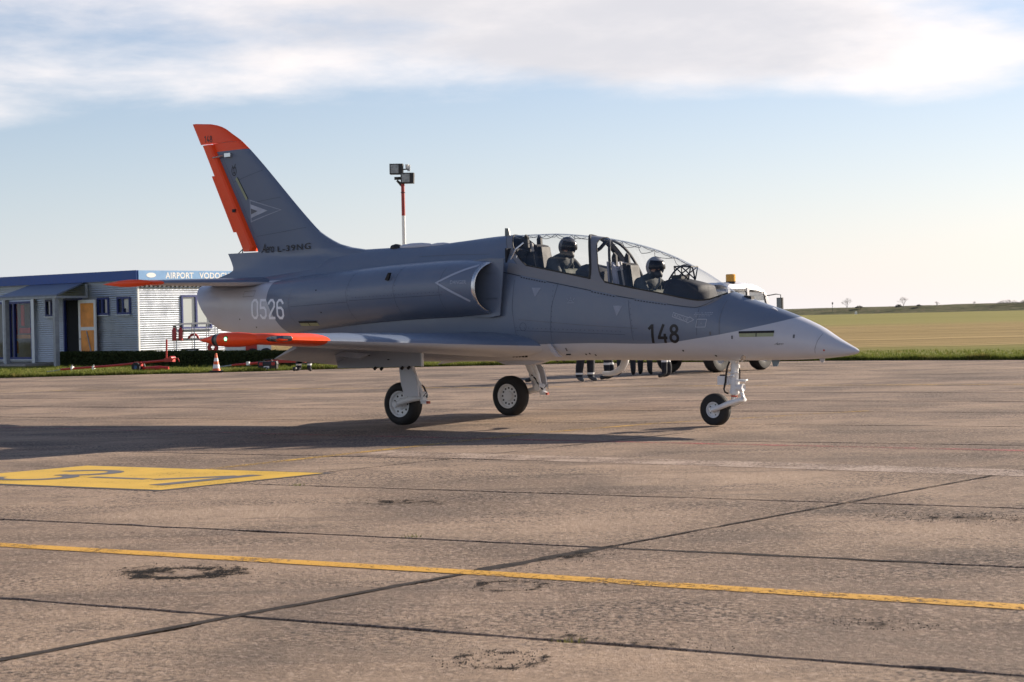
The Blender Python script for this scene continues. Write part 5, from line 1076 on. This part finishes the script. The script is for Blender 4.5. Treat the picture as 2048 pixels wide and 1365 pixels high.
# panel lines and small skin fittings
M_PLINE = plain('panel_line', (0.12, 0.125, 0.135), .6)
for nm, ls in (('panel_line', [[(6.06, 1.19), (6.02, 1.10), (5.99, 1.0), (5.985, .95)]]), ('panel_line', [[(-2.60, 1.98), (-2.66, 1.80), (-2.62, 1.55), (-2.5, 1.42)]]),
               ('panel_line', [[(1.55, 1.45), (2.6, 1.36), (3.5, 1.30)]]), ('panel_line', [[(4.75, 1.64), (4.72, 1.4), (4.73, 1.2)]]), ('panel_line', [[(.9, 2.38), (.2, 2.40), (-.5, 2.40)]])):
    poly_lines(nm, ls, .004, M_PLINE, fus)
M_PLD = plain('panel_line_dark', (0.055, 0.075, 0.115), .6); M_SOOT = plain('grime_streak', (0.075, 0.085, 0.11), .7)
for ls in ([(.55, 2.20), (.50, 1.95), (.52, 1.62)], [(-.30, 2.24), (-.36, 1.95), (-.30, 1.55)], [(-1.25, 2.20), (-1.32, 1.9), (-1.25, 1.46)], [(-1.25, 1.78), (-.3, 1.80), (.55, 1.82)], [(-2.6, 1.72), (-1.9, 1.74), (-1.3, 1.76)], [(2.2, 1.95), (2.1, 1.6), (2.08, 1.14)],
           [(3.35, 1.68), (3.40, 1.35), (3.42, 1.14)], [(4.42, 1.55), (4.40, 1.2)], [(1.5, 1.30), (2.4, 1.26), (3.3, 1.22)], [(1.45, 2.0), (1.44, 1.6), (1.5, 1.2)]): poly_lines('panel_line', [ls], .0045, M_PLD, fus)
for ls in ([(-2.95, 2.95), (-3.5, 2.90), (-4.1, 2.86)], [(-3.9, 3.9), (-4.6, 3.75)], [(-4.15, 2.9), (-4.6, 3.75), (-4.85, 4.2)], [(-3.5, 3.45), (-4.1, 3.40)]): poly_lines('panel_line', [ls], .0045, M_PLD, fin, FINB)
rv = []
for a, b in (((.55, 1.86), (-1.25, 1.82)), ((1.5, 1.34), (3.3, 1.26)), ((2.12, 1.9), (2.10, 1.2)), ((3.38, 1.64), (3.44, 1.18)), ((-1.28, 2.15), (-1.28, 1.5)), ((-.33, 2.2), (-.33, 1.6))):
    n_ = int(math.hypot(a[0]-b[0], a[1]-b[1])/.07); rv += [(a[0]+(b[0]-a[0])*i_/n_, a[1]+(b[1]-a[1])*i_/n_) for i_ in range(n_)]
v, f = [], []
for x, z in rv: b = len(v); v += [(x-.005, z-.005), (x+.005, z-.005), (x+.005, z+.005), (x-.005, z+.005)]; f.append((b, b+1, b+2, b+3))
decal('rivet_row', v, f, M_PLD, fus)['kind'] = 'stuff'
poly_lines('inspection_ring', [arc(1.62, 1.35, .055, .055, 0, 360, 18)], .005, M_PLD, fus); poly_lines('access_panel', [[(-3.9, 1.98), (-3.6, 1.985), (-3.6, 1.90), (-3.9, 1.895), (-3.9, 1.98)]], .005, M_PLINE, fus)
def dots(name, pts, w, h, mat):
    v, f = [], []
    for x, z in pts: b = len(v); v += [(x-w, z-h), (x+w, z-h), (x+w, z+h), (x-w, z+h)]; f.append((b, b+1, b+2, b+3))
    decal(name, v, f, mat, fus)
dots('skin_fitting', [(4.905, 1.165), (5.725, 1.165), (2.27, 1.03), (4.60, 1.22)], .012, .022, M_PLINE); dots('rivet', [(-3.6, 1.42), (-4.0, 1.55), (-1.9, 1.62), (-2.0, 1.95), (4.6, .93), (4.15, 1.0), (2.55, .96), (2.62, .97), (2.70, .95)], .012, .010, M_LINE)
dots('warning_dot', [(6.10, .985)], .010, .010, plain('red_cap', (.4, .05, .02)))
label_text('Aero', [(5.48, 1.09), (5.60, 1.09), (5.47, 1.06), (5.59, 1.06)], M_PLINE, fus, 'small_lettering', SKIN, 0, .35, .8)
# ------------------------------------------------------------------ people
def skin_body(name, V, Ed, root, sub=2):
    names = list(V); idx = {k: i for i, k in enumerate(names)}
    me = bpy.data.meshes.new('sk'); me.from_pydata([V[k][0] for k in names], [(idx[a], idx[b]) for a, b in Ed], [])
    o = bpy.data.objects.new('sk', me); COL.objects.link(o)
    md = o.modifiers.new('s', 'SKIN'); md.branch_smoothing = 0.4
    for k, sv in zip(names, me.skin_vertices[0].data):
        r = V[k][1]; sv.radius = (r, r) if isinstance(r, (int, float)) else r; sv.use_root = (k == root)
    sb = o.modifiers.new('u', 'SUBSURF'); sb.levels = sub; sb.render_levels = sub
    dg = bpy.context.evaluated_depsgraph_get(); dg.update(); out_ = bpy.data.meshes.new_from_object(o.evaluated_get(dg)); bpy.data.objects.remove(o); bpy.data.meshes.remove(me)
    for p in out_.polygons: p.use_smooth = True
    out_.name = name; return out_
def hand(V, Ed, key, wrist, d, up, s):
    """palm, four fingers of unequal length, thumb from the side of the palm"""
    wrist, d, up = Vector(wrist), Vector(d).normalized(), Vector(up).normalized(); side = d.cross(up).normalized()
    pm = wrist+d*.075; V[key+'palm'] = (tuple(pm), (.026, .036)); Ed.append((key+'wr', key+'palm'))
    for i, (o, l) in enumerate(((-.028, .066), (-.009, .076), (.010, .072), (.028, .056))):
        a = pm+side*o+d*.03; b = a+d*l*.55-up*.008; c = b+d*l*.45-up*.022
        for n_, q, r in (('a', a, .010), ('b', b, .009), ('c', c, .008)): V[f'{key}f{i}{n_}'] = (tuple(q), r)
        Ed += [(key+'palm', f'{key}f{i}a'), (f'{key}f{i}a', f'{key}f{i}b'), (f'{key}f{i}b', f'{key}f{i}c')]
    a = pm-side*.034*s-d*.025; b = a-side*.018*s+d*.03-up*.006; V[key+'ta'] = (tuple(a), .012); V[key+'tb'] = (tuple(b), .010); Ed += [(key+'palm', key+'ta'), (key+'ta', key+'tb')]
def coverall(name, col, z0=.20, z1=.25, band=(0.75, 0.75, 0.72)):
    t = NT(name); z = t.sepx(t.coord())[2]; n = t.noise(t.coord(), 9, 5, .6)
    c = t.mix(t.rng(n, .3, .7), tuple(q*.7 for q in col), tuple(q*1.3 for q in col))
    inb = t.math('MULTIPLY', t.math('GREATER_THAN', z, z0), t.math('LESS_THAN', z, z1))
    t.set(Base_Color=t.mix(inb, c, band), Roughness=.85); t.bump(n, .5, .02); return t.m
M_SKIN = plain('skin', (0.42, 0.26, 0.19), .5, var=.08); M_HAIR = plain('hair_brown', (0.035, 0.022, 0.014), .7); M_SHOE = plain('shoe_dark', (0.02, 0.02, 0.022), .6)
def person(x, y, rz, label, coll, stride=0.05, sp=.11, h=1.0, shoe=M_SHOE, flare=1.0):
    V, Ed = {}, []
    def j(k, p, r, pa=None):
        V[k] = (p, r)
        if pa: Ed.append((pa, k))
    j('pel', (0, 0, .96), (.13, .15)); j('sp', (0, 0, 1.14), (.12, .155), 'pel'); j('ch', (0.0, 0, 1.36), (.12, .17), 'sp'); j('nk', (.005, 0, 1.50), .055, 'ch'); j('hd', (.02, 0, 1.60), (.09, .075), 'nk'); j('ht', (.015, 0, 1.70), (.085, .075), 'hd')
    j('nose', (.115, 0, 1.605), .012, 'hd')
    for s, k in ((-1, 'r'), (1, 'l')):
        st = stride*s
        j(k+'hip', (0, s*.09, .88), .10*flare, 'pel'); j(k+'kn', (.03+st*.5, s*sp, .50), .082*flare, k+'hip'); j(k+'sh', (st, s*sp, .28), .078*flare, k+'kn'); j(k+'an', (st-.01, s*sp, .10), .068*flare, k+'sh'); j(k+'ft', (st+.06, s*sp*1.1, .052), (.05, .045), k+'an'); j(k+'toe', (st+.17, s*sp*1.25, .042), (.045, .036), k+'ft')
        j(k+'so', (0, s*.18, 1.43), .07, 'ch'); j(k+'el', (-.04, s*.27, 1.15), .052, k+'so'); j(k+'wr', (.08, s*.26, .92), .034, k+'el')
        hand(V, Ed, k, (.08, s*.26, .92), (.25, 0, -1), (1, 0, .2), s)
    me = skin_body('person', V, Ed, 'pel')
    for m_ in (coll, M_SKIN, shoe, M_HAIR): me.materials.append(m_)
    for p in me.polygons:
        c = p.center
        if c.z > 1.47: p.material_index = 3 if (c.z > 1.665 or c.x < -.01 and c.z > 1.55) else 1
        elif .66 < c.z < .90 and abs(c.y) > .215: p.material_index = 1
        elif c.z < .105: p.material_index = 2
    o = link('person', me); o.location = (x, y, 0.012); o.rotation_euler = (0, 0, rz); o.scale = (h, h, h)
    g = MB()
    for s in (-1, 1): g.lathe([(0, 0), (.004, .010), (.006, 0)], (.098, s*.03, 1.635), (1, s*.2, 0), 8)
    g.build('eyes', plain('eye_dark', (.02, .02, .02), .3), o); g = MB()
    for s in (-1, 1): g.lathe([(-.012, .018), (0, .026), (.01, .022), (.012, 0)], (.0, s*.085, 1.605), (0, s, 0), 10)
    g.build('ears', M_SKIN, o); MB().box((.10, 0, 1.558), (.012, .045, .010)).build('mouth', plain('lip', (.3, .12, .10), .5), o)
    return tag(o, label, 'person', 'ground crew standing behind the jet')
NAVY = (0.013, 0.015, 0.022)
person(1.64, 42.6, R(-50), 'person in wide dark trousers with an orange stripe, standing left of the boarding step', coverall('coverall_a', NAVY, .16, .20), .05, .13, 1.0, plain('shoe_grey', (.07, .075, .08), .7), 1.2)
MB().box((.10, -.10, .62), (.02, .05, .16)).build('orange_stripe', M_ORG, bpy.context.scene.objects['person'])
person(2.24, 43.7, R(185), 'person in dark trousers with white ankle bands standing behind the boarding step', coverall('coverall_b', NAVY, .34, .39), .07, .09)
person(2.80, 46.3, R(100), 'person in dark coverall with high white bands, standing right of the boarding step', coverall('coverall_c', NAVY, .40, .44), .03, .16)
person(3.28, 46.6, R(80), 'person in dark trousers standing behind another by the truck', coverall('coverall_d', NAVY, .36, .40), .04, .12)
person(3.62, 44.3, R(200), 'person in black boots and banded trousers nearest to the truck wheels', coverall('coverall_e', NAVY, .36, .41), .10, .09)
person(0.50, 42.9, R(160), 'person in dark trousers standing behind the far main wheel leg', coverall('coverall_f', NAVY, .22, .27), .02, .12)
# kneeling mechanic behind the wing
V, Ed = {}, []
def j(k, p, r, pa=None):
    V[k] = (p, r)
    if pa: Ed.append((pa, k))
j('pel', (0, 0, .44), (.14, .15)); j('sp', (.16, 0, .58), (.13, .155), 'pel'); j('ch', (.32, 0, .72), (.12, .17), 'sp'); j('nk', (.42, 0, .82), .055, 'ch'); j('hd', (.50, 0, .88), (.09, .075), 'nk'); j('ht', (.57, 0, .95), (.08, .075), 'hd')
for s, k in ((-1, 'r'), (1, 'l')):
    j(k+'hip', (.03, s*.10, .42), .10, 'pel')
    if s < 0: j(k+'kn', (.36, s*.16, .44), .085, k+'hip'); j(k+'an', (.20, s*.16, .10), .065, k+'kn'); j(k+'toe', (.36, s*.17, .045), (.045, .04), k+'an')
    else: j(k+'kn', (.22, s*.16, .10), .085, k+'hip'); j(k+'an', (-.16, s*.17, .12), .065, k+'kn'); j(k+'toe', (-.13, s*.17, .03), (.05, .035), k+'an')
    j(k+'so', (.34, s*.18, .76), .07, 'ch'); j(k+'el', (.52, s*.2, .55), .05, k+'so'); j(k+'wr', (.66, s*.12, .42), .034, k+'el'); hand(V, Ed, k, (.66, s*.12, .42), (1, 0, -.5), (.3, 0, 1), s)
me = skin_body('person', V, Ed, 'pel')
for m_ in (coverall('coverall_k', NAVY, .20, .25), M_SKIN, M_SHOE, M_HAIR): me.materials.append(m_)
for p in me.polygons:
    c = p.center
    if c.x > .45 and c.z > .80: p.material_index = 3 if c.z > .93 else 1
    elif c.x > .67 and c.z < .5: p.material_index = 1
    elif c.z < .09 or (c.x < -.08 and c.z < .16): p.material_index = 2
o = link('person', me); o.location = (-6.30, 56.15, 0.012); o.rotation_euler = (0, 0, R(75)); tag(o, 'person in dark coverall kneeling on the apron beside the black toolbox', 'person')
g = MB()
for s in (-1, 1): g.lathe([(0, 0), (.004, .010), (.006, 0)], (.575, s*.03, .87), (1, 0, -.5), 8)
g.build('eyes', plain('eye_dark', (.02, .02, .02)), o)

# ------------------------------------------------------------------ pilots, seated in the jet (world placement from the aircraft frame)
def jet_world(x, y, z): return (AX+x*math.cos(PHI)+y*math.sin(PHI), AY-x*math.sin(PHI)+y*math.cos(PHI), z)
M_SUIT = plain('flight_suit_green', (0.030, 0.038, 0.043), .85, var=.3, vscale=12, bump=.6, bscale=25)
def helmet_pt(th, ph, o):  # th 0 top .. pi ; ph heading, 0 = forward (+x)
    x, y, z = math.sin(th)*math.cos(ph), math.sin(th)*math.sin(ph), math.cos(th)
    return Vector((o[0]+x*.150*(1 if x > 0 else 1.0), o[1]+y*.125, o[2]+z*.142))
def pilot(x, z, yaw, pitch, label, hm, chev):
    """x, z: helmet centre in the aircraft frame"""
    V, Ed = {}, []
    def j(k, p, r, pa=None):
        V[k] = (p, r)
        if pa: Ed.append((pa, k))
    j('pel', (-.24, 0, -.72), (.15, .17)); j('sp', (-.22, 0, -.50), (.14, .19), 'pel'); j('ch', (-.12, 0, -.25), (.15, .21), 'sp'); j('nk', (-.04, 0, -.12), .085, 'ch'); j('hd', (0, 0, -.04), (.085, .075), 'nk'); j('ht', (0, 0, .05), (.07, .065), 'hd')
    for s, k in ((-1, 'r'), (1, 'l')):
        j(k+'so', (-.11, s*.22, -.20), .105, 'ch'); j(k+'el', (.06, s*.29, -.44), .075, k+'so'); j(k+'wr', (.28, s*.18, -.42), .042, k+'el'); hand(V, Ed, k, (.28, s*.18, -.42), (1, 0, -.1), (0, 0, 1), s)
        j(k+'hip', (-.14, s*.11, -.76), .10, 'pel'); j(k+'kn', (.26, s*.14, -.68), .08, k+'hip'); j(k+'an', (.45, s*.14, -.88), .06, k+'kn')
    me = skin_body('person', V, Ed, 'pel')
    for m_ in (M_SUIT, M_SKIN): me.materials.append(m_)
    for p in me.polygons:
        if p.center.z > -.06: p.material_index = 1
    o = link('person', me); o.location = jet_world(x, 0, z); o.rotation_euler = (0, 0, -PHI); tag(o, label, 'person')
    HM = Matrix.Rotation(yaw, 4, 'Z') @ Matrix.Rotation(pitch, 4, 'Y')
    def piece(m, name, mat, sm=50):
        m.v = [tuple(HM @ Vector(q)) for q in m.v]; return m.build(name, mat, o, sm)
    m = MB(); rings = []
    for i in range(19):
        th = math.pi*i/18*.80; row = []
        for k in range(32):
            ph = 2*math.pi*k/32; t_ = th
            if math.cos(ph) > .25: t_ = min(th, R(62)+R(10)*(1-math.cos(ph)))
            row.append(helmet_pt(max(.01, t_), ph, (0, 0, 0)))
        rings.append(row)
    m.loft(rings, True); piece(m, 'helmet', hm)
    m = MB(); rings = []
    for i in range(8):
        th = R(50)+R(48)*i/7; rings.append([helmet_pt(th, R(-72+144*k/16), (0, 0, 0))*1.045 for k in range(17)])
    m.loft(rings, False); piece(m, 'visor', plain('visor_dark', (.006, .006, .008), .22, var=.1, spec=.25))
    m = MB(); m.lathe([(0, .062), (.04, .055), (.075, .040), (.085, .02), (.086, 0)], (.075, 0, -.085), (1, 0, -.35), 14); piece(m, 'oxygen_mask', plain('mask_dark', (.02, .021, .024), .6))
    m = MB(); m.tube([(.14, 0, -.13), (.17, -.02, -.20), (.12, -.06, -.30), (.02, -.09, -.38)], .019, 8); piece(m, 'oxygen_hose', plain('hose_grey', (.10, .11, .11), .6))
    if chev:
        m = MB(); 
        for s in (-1, 1):
            Q = [helmet_pt(th, s*ph, (0, 0, 0))*1.012 for th, ph in ((R(28), R(95)), (R(52), R(135)), (R(55), R(120)), (R(80), R(140)), (R(62), R(105)), (R(58), R(112)))]
            m.add(Q, [tuple(range(6))])
        piece(m, 'helmet_flash', M_BLK)
    m = MB()
    for s in (-1, 1): m.tube([(-.20, s*.10, -.16), (-.08, s*.10, -.13), (.02, s*.08, -.26), (.0, s*.05, -.48)], .022, 6)
    m.build('harness', plain('harness_dark', (.06, .065, .06), .8), o)
    MB().box((-.06, -.285, -.36), (.10, .02, .08)).build('shoulder_patch', plain('patch_red', (.25, .07, .07), .8), o)
    MB().prism([(.02, -.17, -.30), (.07, -.16, -.32), (.12, -.15, -.55), (.05, -.17, -.56)], (0, .34, 0)).build('life_vest', plain('vest_green', (.055, .065, .05), .8), o)
pilot(2.03, 2.445, R(-25), R(14), 'person in dark plain helmet seated in the rear cockpit, looking down', plain('helmet_dark', (.09, .092, .10), .25, var=.2), False)
pilot(3.485, 2.115, R(-30), R(6), 'person in pale helmet with black flash seated in the front cockpit', plain('helmet_pale', (.30, .305, .32), .3, var=.15), True)

# ------------------------------------------------------------------ airport truck behind the nose
TH = math.atan2(.76, .65)
TK = empty('airport_truck', (5.27, 48.72, 0), TH, 'small white airport truck with amber beacon parked behind the jet nose', 'truck')
TK.scale = (1, 1, 1.065)
M_TW = plain('truck_white', (.66, .67, .68), .3, var=.04, coat=.3); M_TDK = plain('truck_dark', (.02, .02, .022), .7)
m = MB(); prof = [(-.45, 2.08), (-.35, 2.14), (.35, 2.15), (.95, 2.10), (1.25, 2.0), (1.42, 1.86)]
cab = MB(); rings = []
for x, z in prof: rings.append([(x, -.72, z-.16), (x, -.69, z-.06), (x, -.55, z), (x, .55, z), (x, .69, z-.06), (x, .72, z-.16)])
cab.loft(rings, False); cab.loft([[(x, .72, z-.16), (x, -.72, z-.16)] for x, z in prof], False); cabin = cab.build('cab_roof', M_TW, TK, 40)
m = MB(); m.box((.60, 0, 1.05), (2.1, 1.5, .62)); m.box((-1.15, 0, .95), (1.5, 1.55, .35)); m.box((1.7, 0, 1.0), (.35, 1.4, .5)); m.build('body', M_TW, TK)
m = MB()
for x, zt_, lean in ((-.42, 1.94, .0), (.45, 1.98, .02), (1.30, 1.74, .16)):
    for s in (-1, 1): m.prism([(x-.05, s*.70-.03, zt_+.04), (x+.05, s*.70-.03, zt_+.04), (x+.05+lean, s*.73-.03, 1.34), (x-.05+lean, s*.73-.03, 1.34)], (0, .06, 0))
m.build('cab_pillar', M_TW, TK)
m = MB()
for s in (-1, 1):
    for x0, x1, x2, z1, z2 in ((-.37, .40, .42, 1.93, 1.93), (.50, 1.22, 1.40, 1.93, 1.76)): m.add([(x0, s*.715, 1.36), (x2, s*.715, 1.36), (x1, s*.705, z2), (x0, s*.705, z1)], [(0, 1, 2, 3)])
m.add([(1.48, -.7, 1.36), (1.48, .7, 1.36), (1.38, .66, 1.74), (1.38, -.66, 1.74)], [(0, 1, 2, 3)]); m.add([(-.46, -.66, 1.4), (-.46, .66, 1.4), (-.44, .64, 1.9), (-.44, -.64, 1.9)], [(0, 1, 2, 3)])
m.build('cab_window', M_CLEAR, TK)
for s in (-1, 1): m = MB(); m.tube([(-.36, s*.73, 1.37), (-.36, s*.715, 1.92), (.34, s*.715, 1.94), (.40, s*.718, 1.88), (.42, s*.73, 1.37)], .018, 5); m.tube([(.52, s*.73, 1.37), (.52, s*.715, 1.92), (1.20, s*.71, 1.90), (1.38, s*.73, 1.37)], .018, 5); m.build('window_seal', M_TDK, TK, 60)
for x in (-1.05, .98):
    for s in (-1, 1):
        c = (x, s*.72, .42); w_ = MB(); w_.lathe([(-.14, .22), (-.16, .30), (-.15, .38), (-.08, .418), (.08, .418), (.15, .38), (.16, .30), (.14, .22)], c, (0, 1, 0), 32); ty = w_.build('wheel', M_RUBBER, TK, 40)
        MB().lathe([(.13, .225), (.05, .19), (.04, .10), (.10, .09), (.11, 0)], c, (0, s, 0), 24).build('rim', plain('truck_rim', (.45, .44, .42), .5), ty, 40); MB().lathe([(.11, .045), (.15, .03), (.15, 0)], c, (0, s, 0), 10).build('hub', plain('hub_red', (.22, .05, .04), .5), ty)
MB().box((0, 0, .62), (3.2, .8, .22)).cyl((-1.05, -.6, .42), (-1.05, .6, .42), .06).cyl((.98, -.6, .42), (.98, .6, .42), .06).build('chassis', M_TDK, TK)
for s in (-1, 1): MB().prism([(.48, s*.78-.02, .80), (.62, s*.78-.02, .98), (1.34, s*.78-.02, .98), (1.48, s*.78-.02, .80)], (0, .04, 0)).build('wheel_arch', M_TDK, TK)
bc = MB().cyl((-.07, -.55, 2.06), (-.07, -.55, 2.16), .09, .13, 20).build('beacon_base', M_TDK, TK, 40); MB().lathe([(0, .125), (.16, .125), (.175, .11), (.18, 0)], (-.07, -.55, 2.16), (0, 0, 1), 20).build('beacon_lens', plain('amber_lens', (.72, .36, .04), .25), bc, 40)
for s in (-1, 1):
    mr = MB().tube([(1.30, s*.72, 1.80), (1.32, s*1.02, 1.84), (1.32, s*1.16, 1.82), (1.32, s*1.17, 1.44)], .012, 6).tube([(1.36, s*.74, 1.45), (1.32, s*1.16, 1.46)], .010, 6).build('mirror_arm', M_TDK, TK, 60)
    MB().box((1.33, s*1.13, 1.58), (.06, .17, .34)).build('mirror', M_TDK, mr); MB().box((1.296, s*1.13, 1.58), (.008, .15, .31)).build('mirror_glass', glassy('mirror_glass', (.05, .055, .05), .05), mr)
MB().lathe([(0, .07), (.10, .055), (.12, .02), (.13, 0)], (.98, -.50, 1.97), (-1, -.5, .2), 12).build('roof_horn', M_TDK, TK)
for s in (-1, 1): MB().lathe([(0, .09), (.03, .085), (.04, 0)], (1.87, s*.5, 1.05), (1, 0, 0), 16).build('headlight', glassy('lamp_clear', (.4, .42, .42), .1), TK)

# ------------------------------------------------------------------ ramp equipment
CN = empty('traffic_cone', (-9.22, 58.6, 0.02), R(10), 'orange and white traffic cone on black base at the apron edge', 'cone')
M_CO = plain('cone_orange', (.72, .12, .03), .5); rad = lambda z: .135-.105*z/.55
MB().box((0, 0, .02), (.42, .42, .04)).build('base', M_RUBBER, CN)
for z0, z1, mt, nm in ((.04, .11, M_CO, 'cone_band'), (.11, .23, M_WHITE, 'white_band'), (.23, .33, M_CO, 'cone_band'), (.33, .43, M_WHITE, 'white_band'), (.43, .58, M_CO, 'cone_band')): MB().lathe([(z0, rad(z0)), (z1, rad(z1))]+([(z1, 0)] if z1 > .5 else []), (0, 0, 0), (0, 0, 1), 20).build(nm, mt, CN, 50)
TB = empty('toolbox', (-7.70, 59.3, 0.01), R(-4), 'black plastic toolbox with red latches on the apron edge', 'toolbox'); M_TBX = plain('toolbox_black', (.018, .018, .02), .5)
MB().prism([(-.29, -.14, 0), (.29, -.14, 0), (.30, -.15, .20), (-.30, -.15, .20)], (0, .28, 0)).build('case', M_TBX, TB); MB().prism([(-.31, -.155, .205), (.31, -.155, .205), (.28, -.13, .29), (-.28, -.13, .29)], (0, .30, 0)).build('lid', M_TBX, TB)
MB().tube([(-.13, 0, .28), (-.12, 0, .345), (.12, 0, .345), (.13, 0, .28)], .016, 8).build('handle', M_TBX, TB)
for x in (-.19, .19): MB().box((x, -.165, .21), (.10, .03, .09)).build('latch', M_RED, TB)
MB().box((-.02, -.152, .09), (.17, .012, .10), None).build('label_plate', M_WHITE, TB); MB().box((.02, -.160, .075), (.05, .006, .03)).box((-.04, -.160, .095), (.07, .006, .03)).build('label_print', M_TBX, TB)
T1 = empty('tow_bar', (-12.9, 61.6, 0.02), math.atan2(-1.4, 4.2), 'long red tow bar with two small wheels and an upright lever, on the grass', 'tow bar')
MB().tube([(-2.15, 0, .10), (-.2, 0, .20), (1.95, 0, .36)], .035, 8).build('shaft', M_RED, T1, 50); MB().cyl((.75, -.16, .16), (.75, .16, .16), .025).box((.75, 0, .24), (.26, .14, .14)).build('wheel_bracket', M_RED, T1)
for s in (-1, 1): w_ = MB().lathe([(-.04, .06), (-.045, .12), (-.03, .15), (.03, .15), (.045, .12), (.04, .06)], (.75, s*.17, .15), (0, 1, 0), 24).build('wheel', M_RUBBER, T1, 40); MB().lathe([(.03, .065), (.02, .03), (.05, 0)], (.75, s*.17, .15), (0, s, 0), 14).build('hub', plain('hub_blue', (.06, .12, .25), .5), w_)
MB().cyl((1.78, 0, .36), (1.80, 0, 1.02), .03, .03, 8).build('lever', M_RED, T1); MB().box((1.9, 0, .36), (.30, .20, .12)).cyl((1.98, -.14, .42), (1.98, .14, .42), .06).tube([(2.05, 0, .42), (2.2, 0, .40), (2.24, 0, .30)], .02, 6).build('hitch', M_RED, T1, 40)
MB().tube([(.85, .1, .08), (1.4, .15, .10), (1.75, .18, .09)], [.06, .07, .05], 8).build('spare_fork', M_RED, T1, 50); MB().tube([(-2.15, 0, .10), (-2.45, .05, .05), (-2.75, .1, .03)], .015, 6).build('tow_eye', M_GREYP, T1)
for x in (-1.7, -.9): MB().box((x, -.03, .15), (.06, .12, .09)).cyl((x, -.1, .08), (x+.05, -.1, .24), .015).build('clamp', M_WHITE, T1)
T2 = empty('tow_bar', (-8.3, 61.9, 0.02), math.atan2(-.8, 3.0), 'shorter red tow bar lying on the grass behind the toolbox', 'tow bar')
MB().tube([(-1.0, 0, .12), (0, 0, .18), (1.7, 0, .26)], [.03, .045, .05], 8).box((1.0, 0, .22), (1.2, .14, .10)).build('shaft', M_RED, T2, 50); MB().tube([(-1.0, 0, .12), (-1.25, 0, .09), (-1.5, .1, .06)], .022, 6).build('tow_eye', M_GREYP, T2); MB().box((-.4, -.05, .17), (.1, .08, .12)).build('clamp', M_WHITE, T2)
# rack with extinguishers
RK = empty('equipment_rack', (-11.95, 71.2, 0.02), R(18), 'grey wheeled tube rack with shelves by the sunlit wall', 'rack')
m = MB()
for x in (-.78, -.1, .45, .78):
    for y_ in (-.28, .28): m.cyl((x, y_, .08), (x, y_, 1.55 if x > -.7 else 1.45), .018, .018, 6)
for z in (.42, .95, 1.3):
    for y_ in (-.28, .28): m.cyl((-.78, y_, z), (.78, y_, z), .014, .014, 6)
m.build('tube_frame', M_GREYP, RK)
for z in (.40, .93): MB().box((0, 0, z), (1.56, .54, .02)).build('shelf', plain('shelf_pale', (.5, .5, .5), .6), RK)
MB().loft([[(x, -.34, 1.50), (x, -.3, z_), (x, .3, z_), (x, .34, 1.50)] for x, z_ in ((-.82, 1.50), (-.4, 1.56), (.3, 1.58), (.84, 1.52))], False).build('tarpaulin', plain('cover_grey', (.33, .33, .32), .8), RK, 60)
for x in (-.7, .7):
    for y_ in (-.25, .25): MB().lathe([(-.03, .03), (-.035, .08), (.035, .08), (.03, .03)], (x, y_, .08), (0, 1, 0), 14).build('castor', M_RUBBER, RK, 40)
for i, x in enumerate((-.86, -.62)):
    E_ = empty('fire_extinguisher', (-11.95+x*math.cos(R(18))+.36*math.sin(R(18)), 71.2+x*math.sin(R(18))-.36*math.cos(R(18)), .93), 0, ('left' if i == 0 else 'right')+' one of two red fire extinguishers hanging on the tube rack', 'extinguisher', 'extinguishers on the rack')
    MB().lathe([(0, 0), (0, .085), (.38, .085), (.46, .05), (.48, .03), (.50, .03)], (0, 0, 0), (0, 0, 1), 16).build('cylinder', M_RED, E_, 40); MB().box((.02, 0, .53), (.12, .03, .05)).tube([(.03, 0, .52), (.10, 0, .45), (.10, 0, .2)], .012, 6).build('valve', M_BLACK, E_)
HR = empty('hose_reel', (-11.28, 70.95, .42), R(18), 'red and black hose reel on the lower shelf of the rack', 'hose reel')
MB().lathe([(-.12, .08), (-.12, .19), (-.09, .19), (-.09, .11), (.09, .11), (.09, .19), (.12, .19), (.12, .08)], (0, 0, .22), (.3, 1, 0), 20).build('drum', M_RED, HR, 40); MB().lathe([(-.085, .165), (.085, .165)], (0, 0, .22), (.3, 1, 0), 20).build('hose', M_BLACK, HR); MB().box((0, 0, .05), (.3, .26, .06)).build('stand', M_BLACK, HR)
CR = empty('black_crate', (-12.15, 71.0, .42), R(18), 'low black crate on the lower shelf of the rack', 'crate')
MB().box((0, 0, .1), (.62, .34, .18)).build('box', M_BLACK, CR); MB().box((.02, -.175, .1), (.34, .01, .10)).build('label_plate', plain('label_grey', (.35, .35, .34), .6, var=.5, vscale=30), CR)
FC = empty('folded_hose', (-12.0, 70.95, .95), R(18), 'folded red hose on the upper shelf of the rack', 'hose')
MB().tube([(-.2, 0, .04), (-.1, -.05, .16), (.05, .03, .22), (.15, -.02, .12), (.2, 0, .03)], .045, 8).build('loop', M_RED, FC, 60)
CT = empty('ground_cart', (-9.95, 71.6, 0.02), R(12), 'white ground power cart with black wheels behind the hedge', 'cart')
MB().prism([(-.95, -.45, .35), (.75, -.45, .35), (.75, -.45, .85), (-.2, -.45, 1.15), (-.95, -.45, 1.0)], (0, .9, 0)).build('body', M_TW, CT)
MB().box((.0, -.47, .70), (.42, .06, .45)).build('control_box', M_RED, CT)
for x in (.05, .55): 
    w_ = MB().lathe([(-.07, .1), (-.08, .2), (-.05, .27), (.05, .27), (.08, .2), (.07, .1)], (x, -.5, .28), (0, 1, 0), 22).build('wheel', M_RUBBER, CT, 40); MB().lathe([(.06, .11), (.04, .05), (.07, 0)], (x, -.5, .28), (0, -1, 0), 12).build('hub', M_WHITE, w_)
MB().box((-.75, -.5, .42), (.28, .12, .12)).build('yellow_hitch', plain('hitch_yellow', (.62, .40, .03), .5), CT)
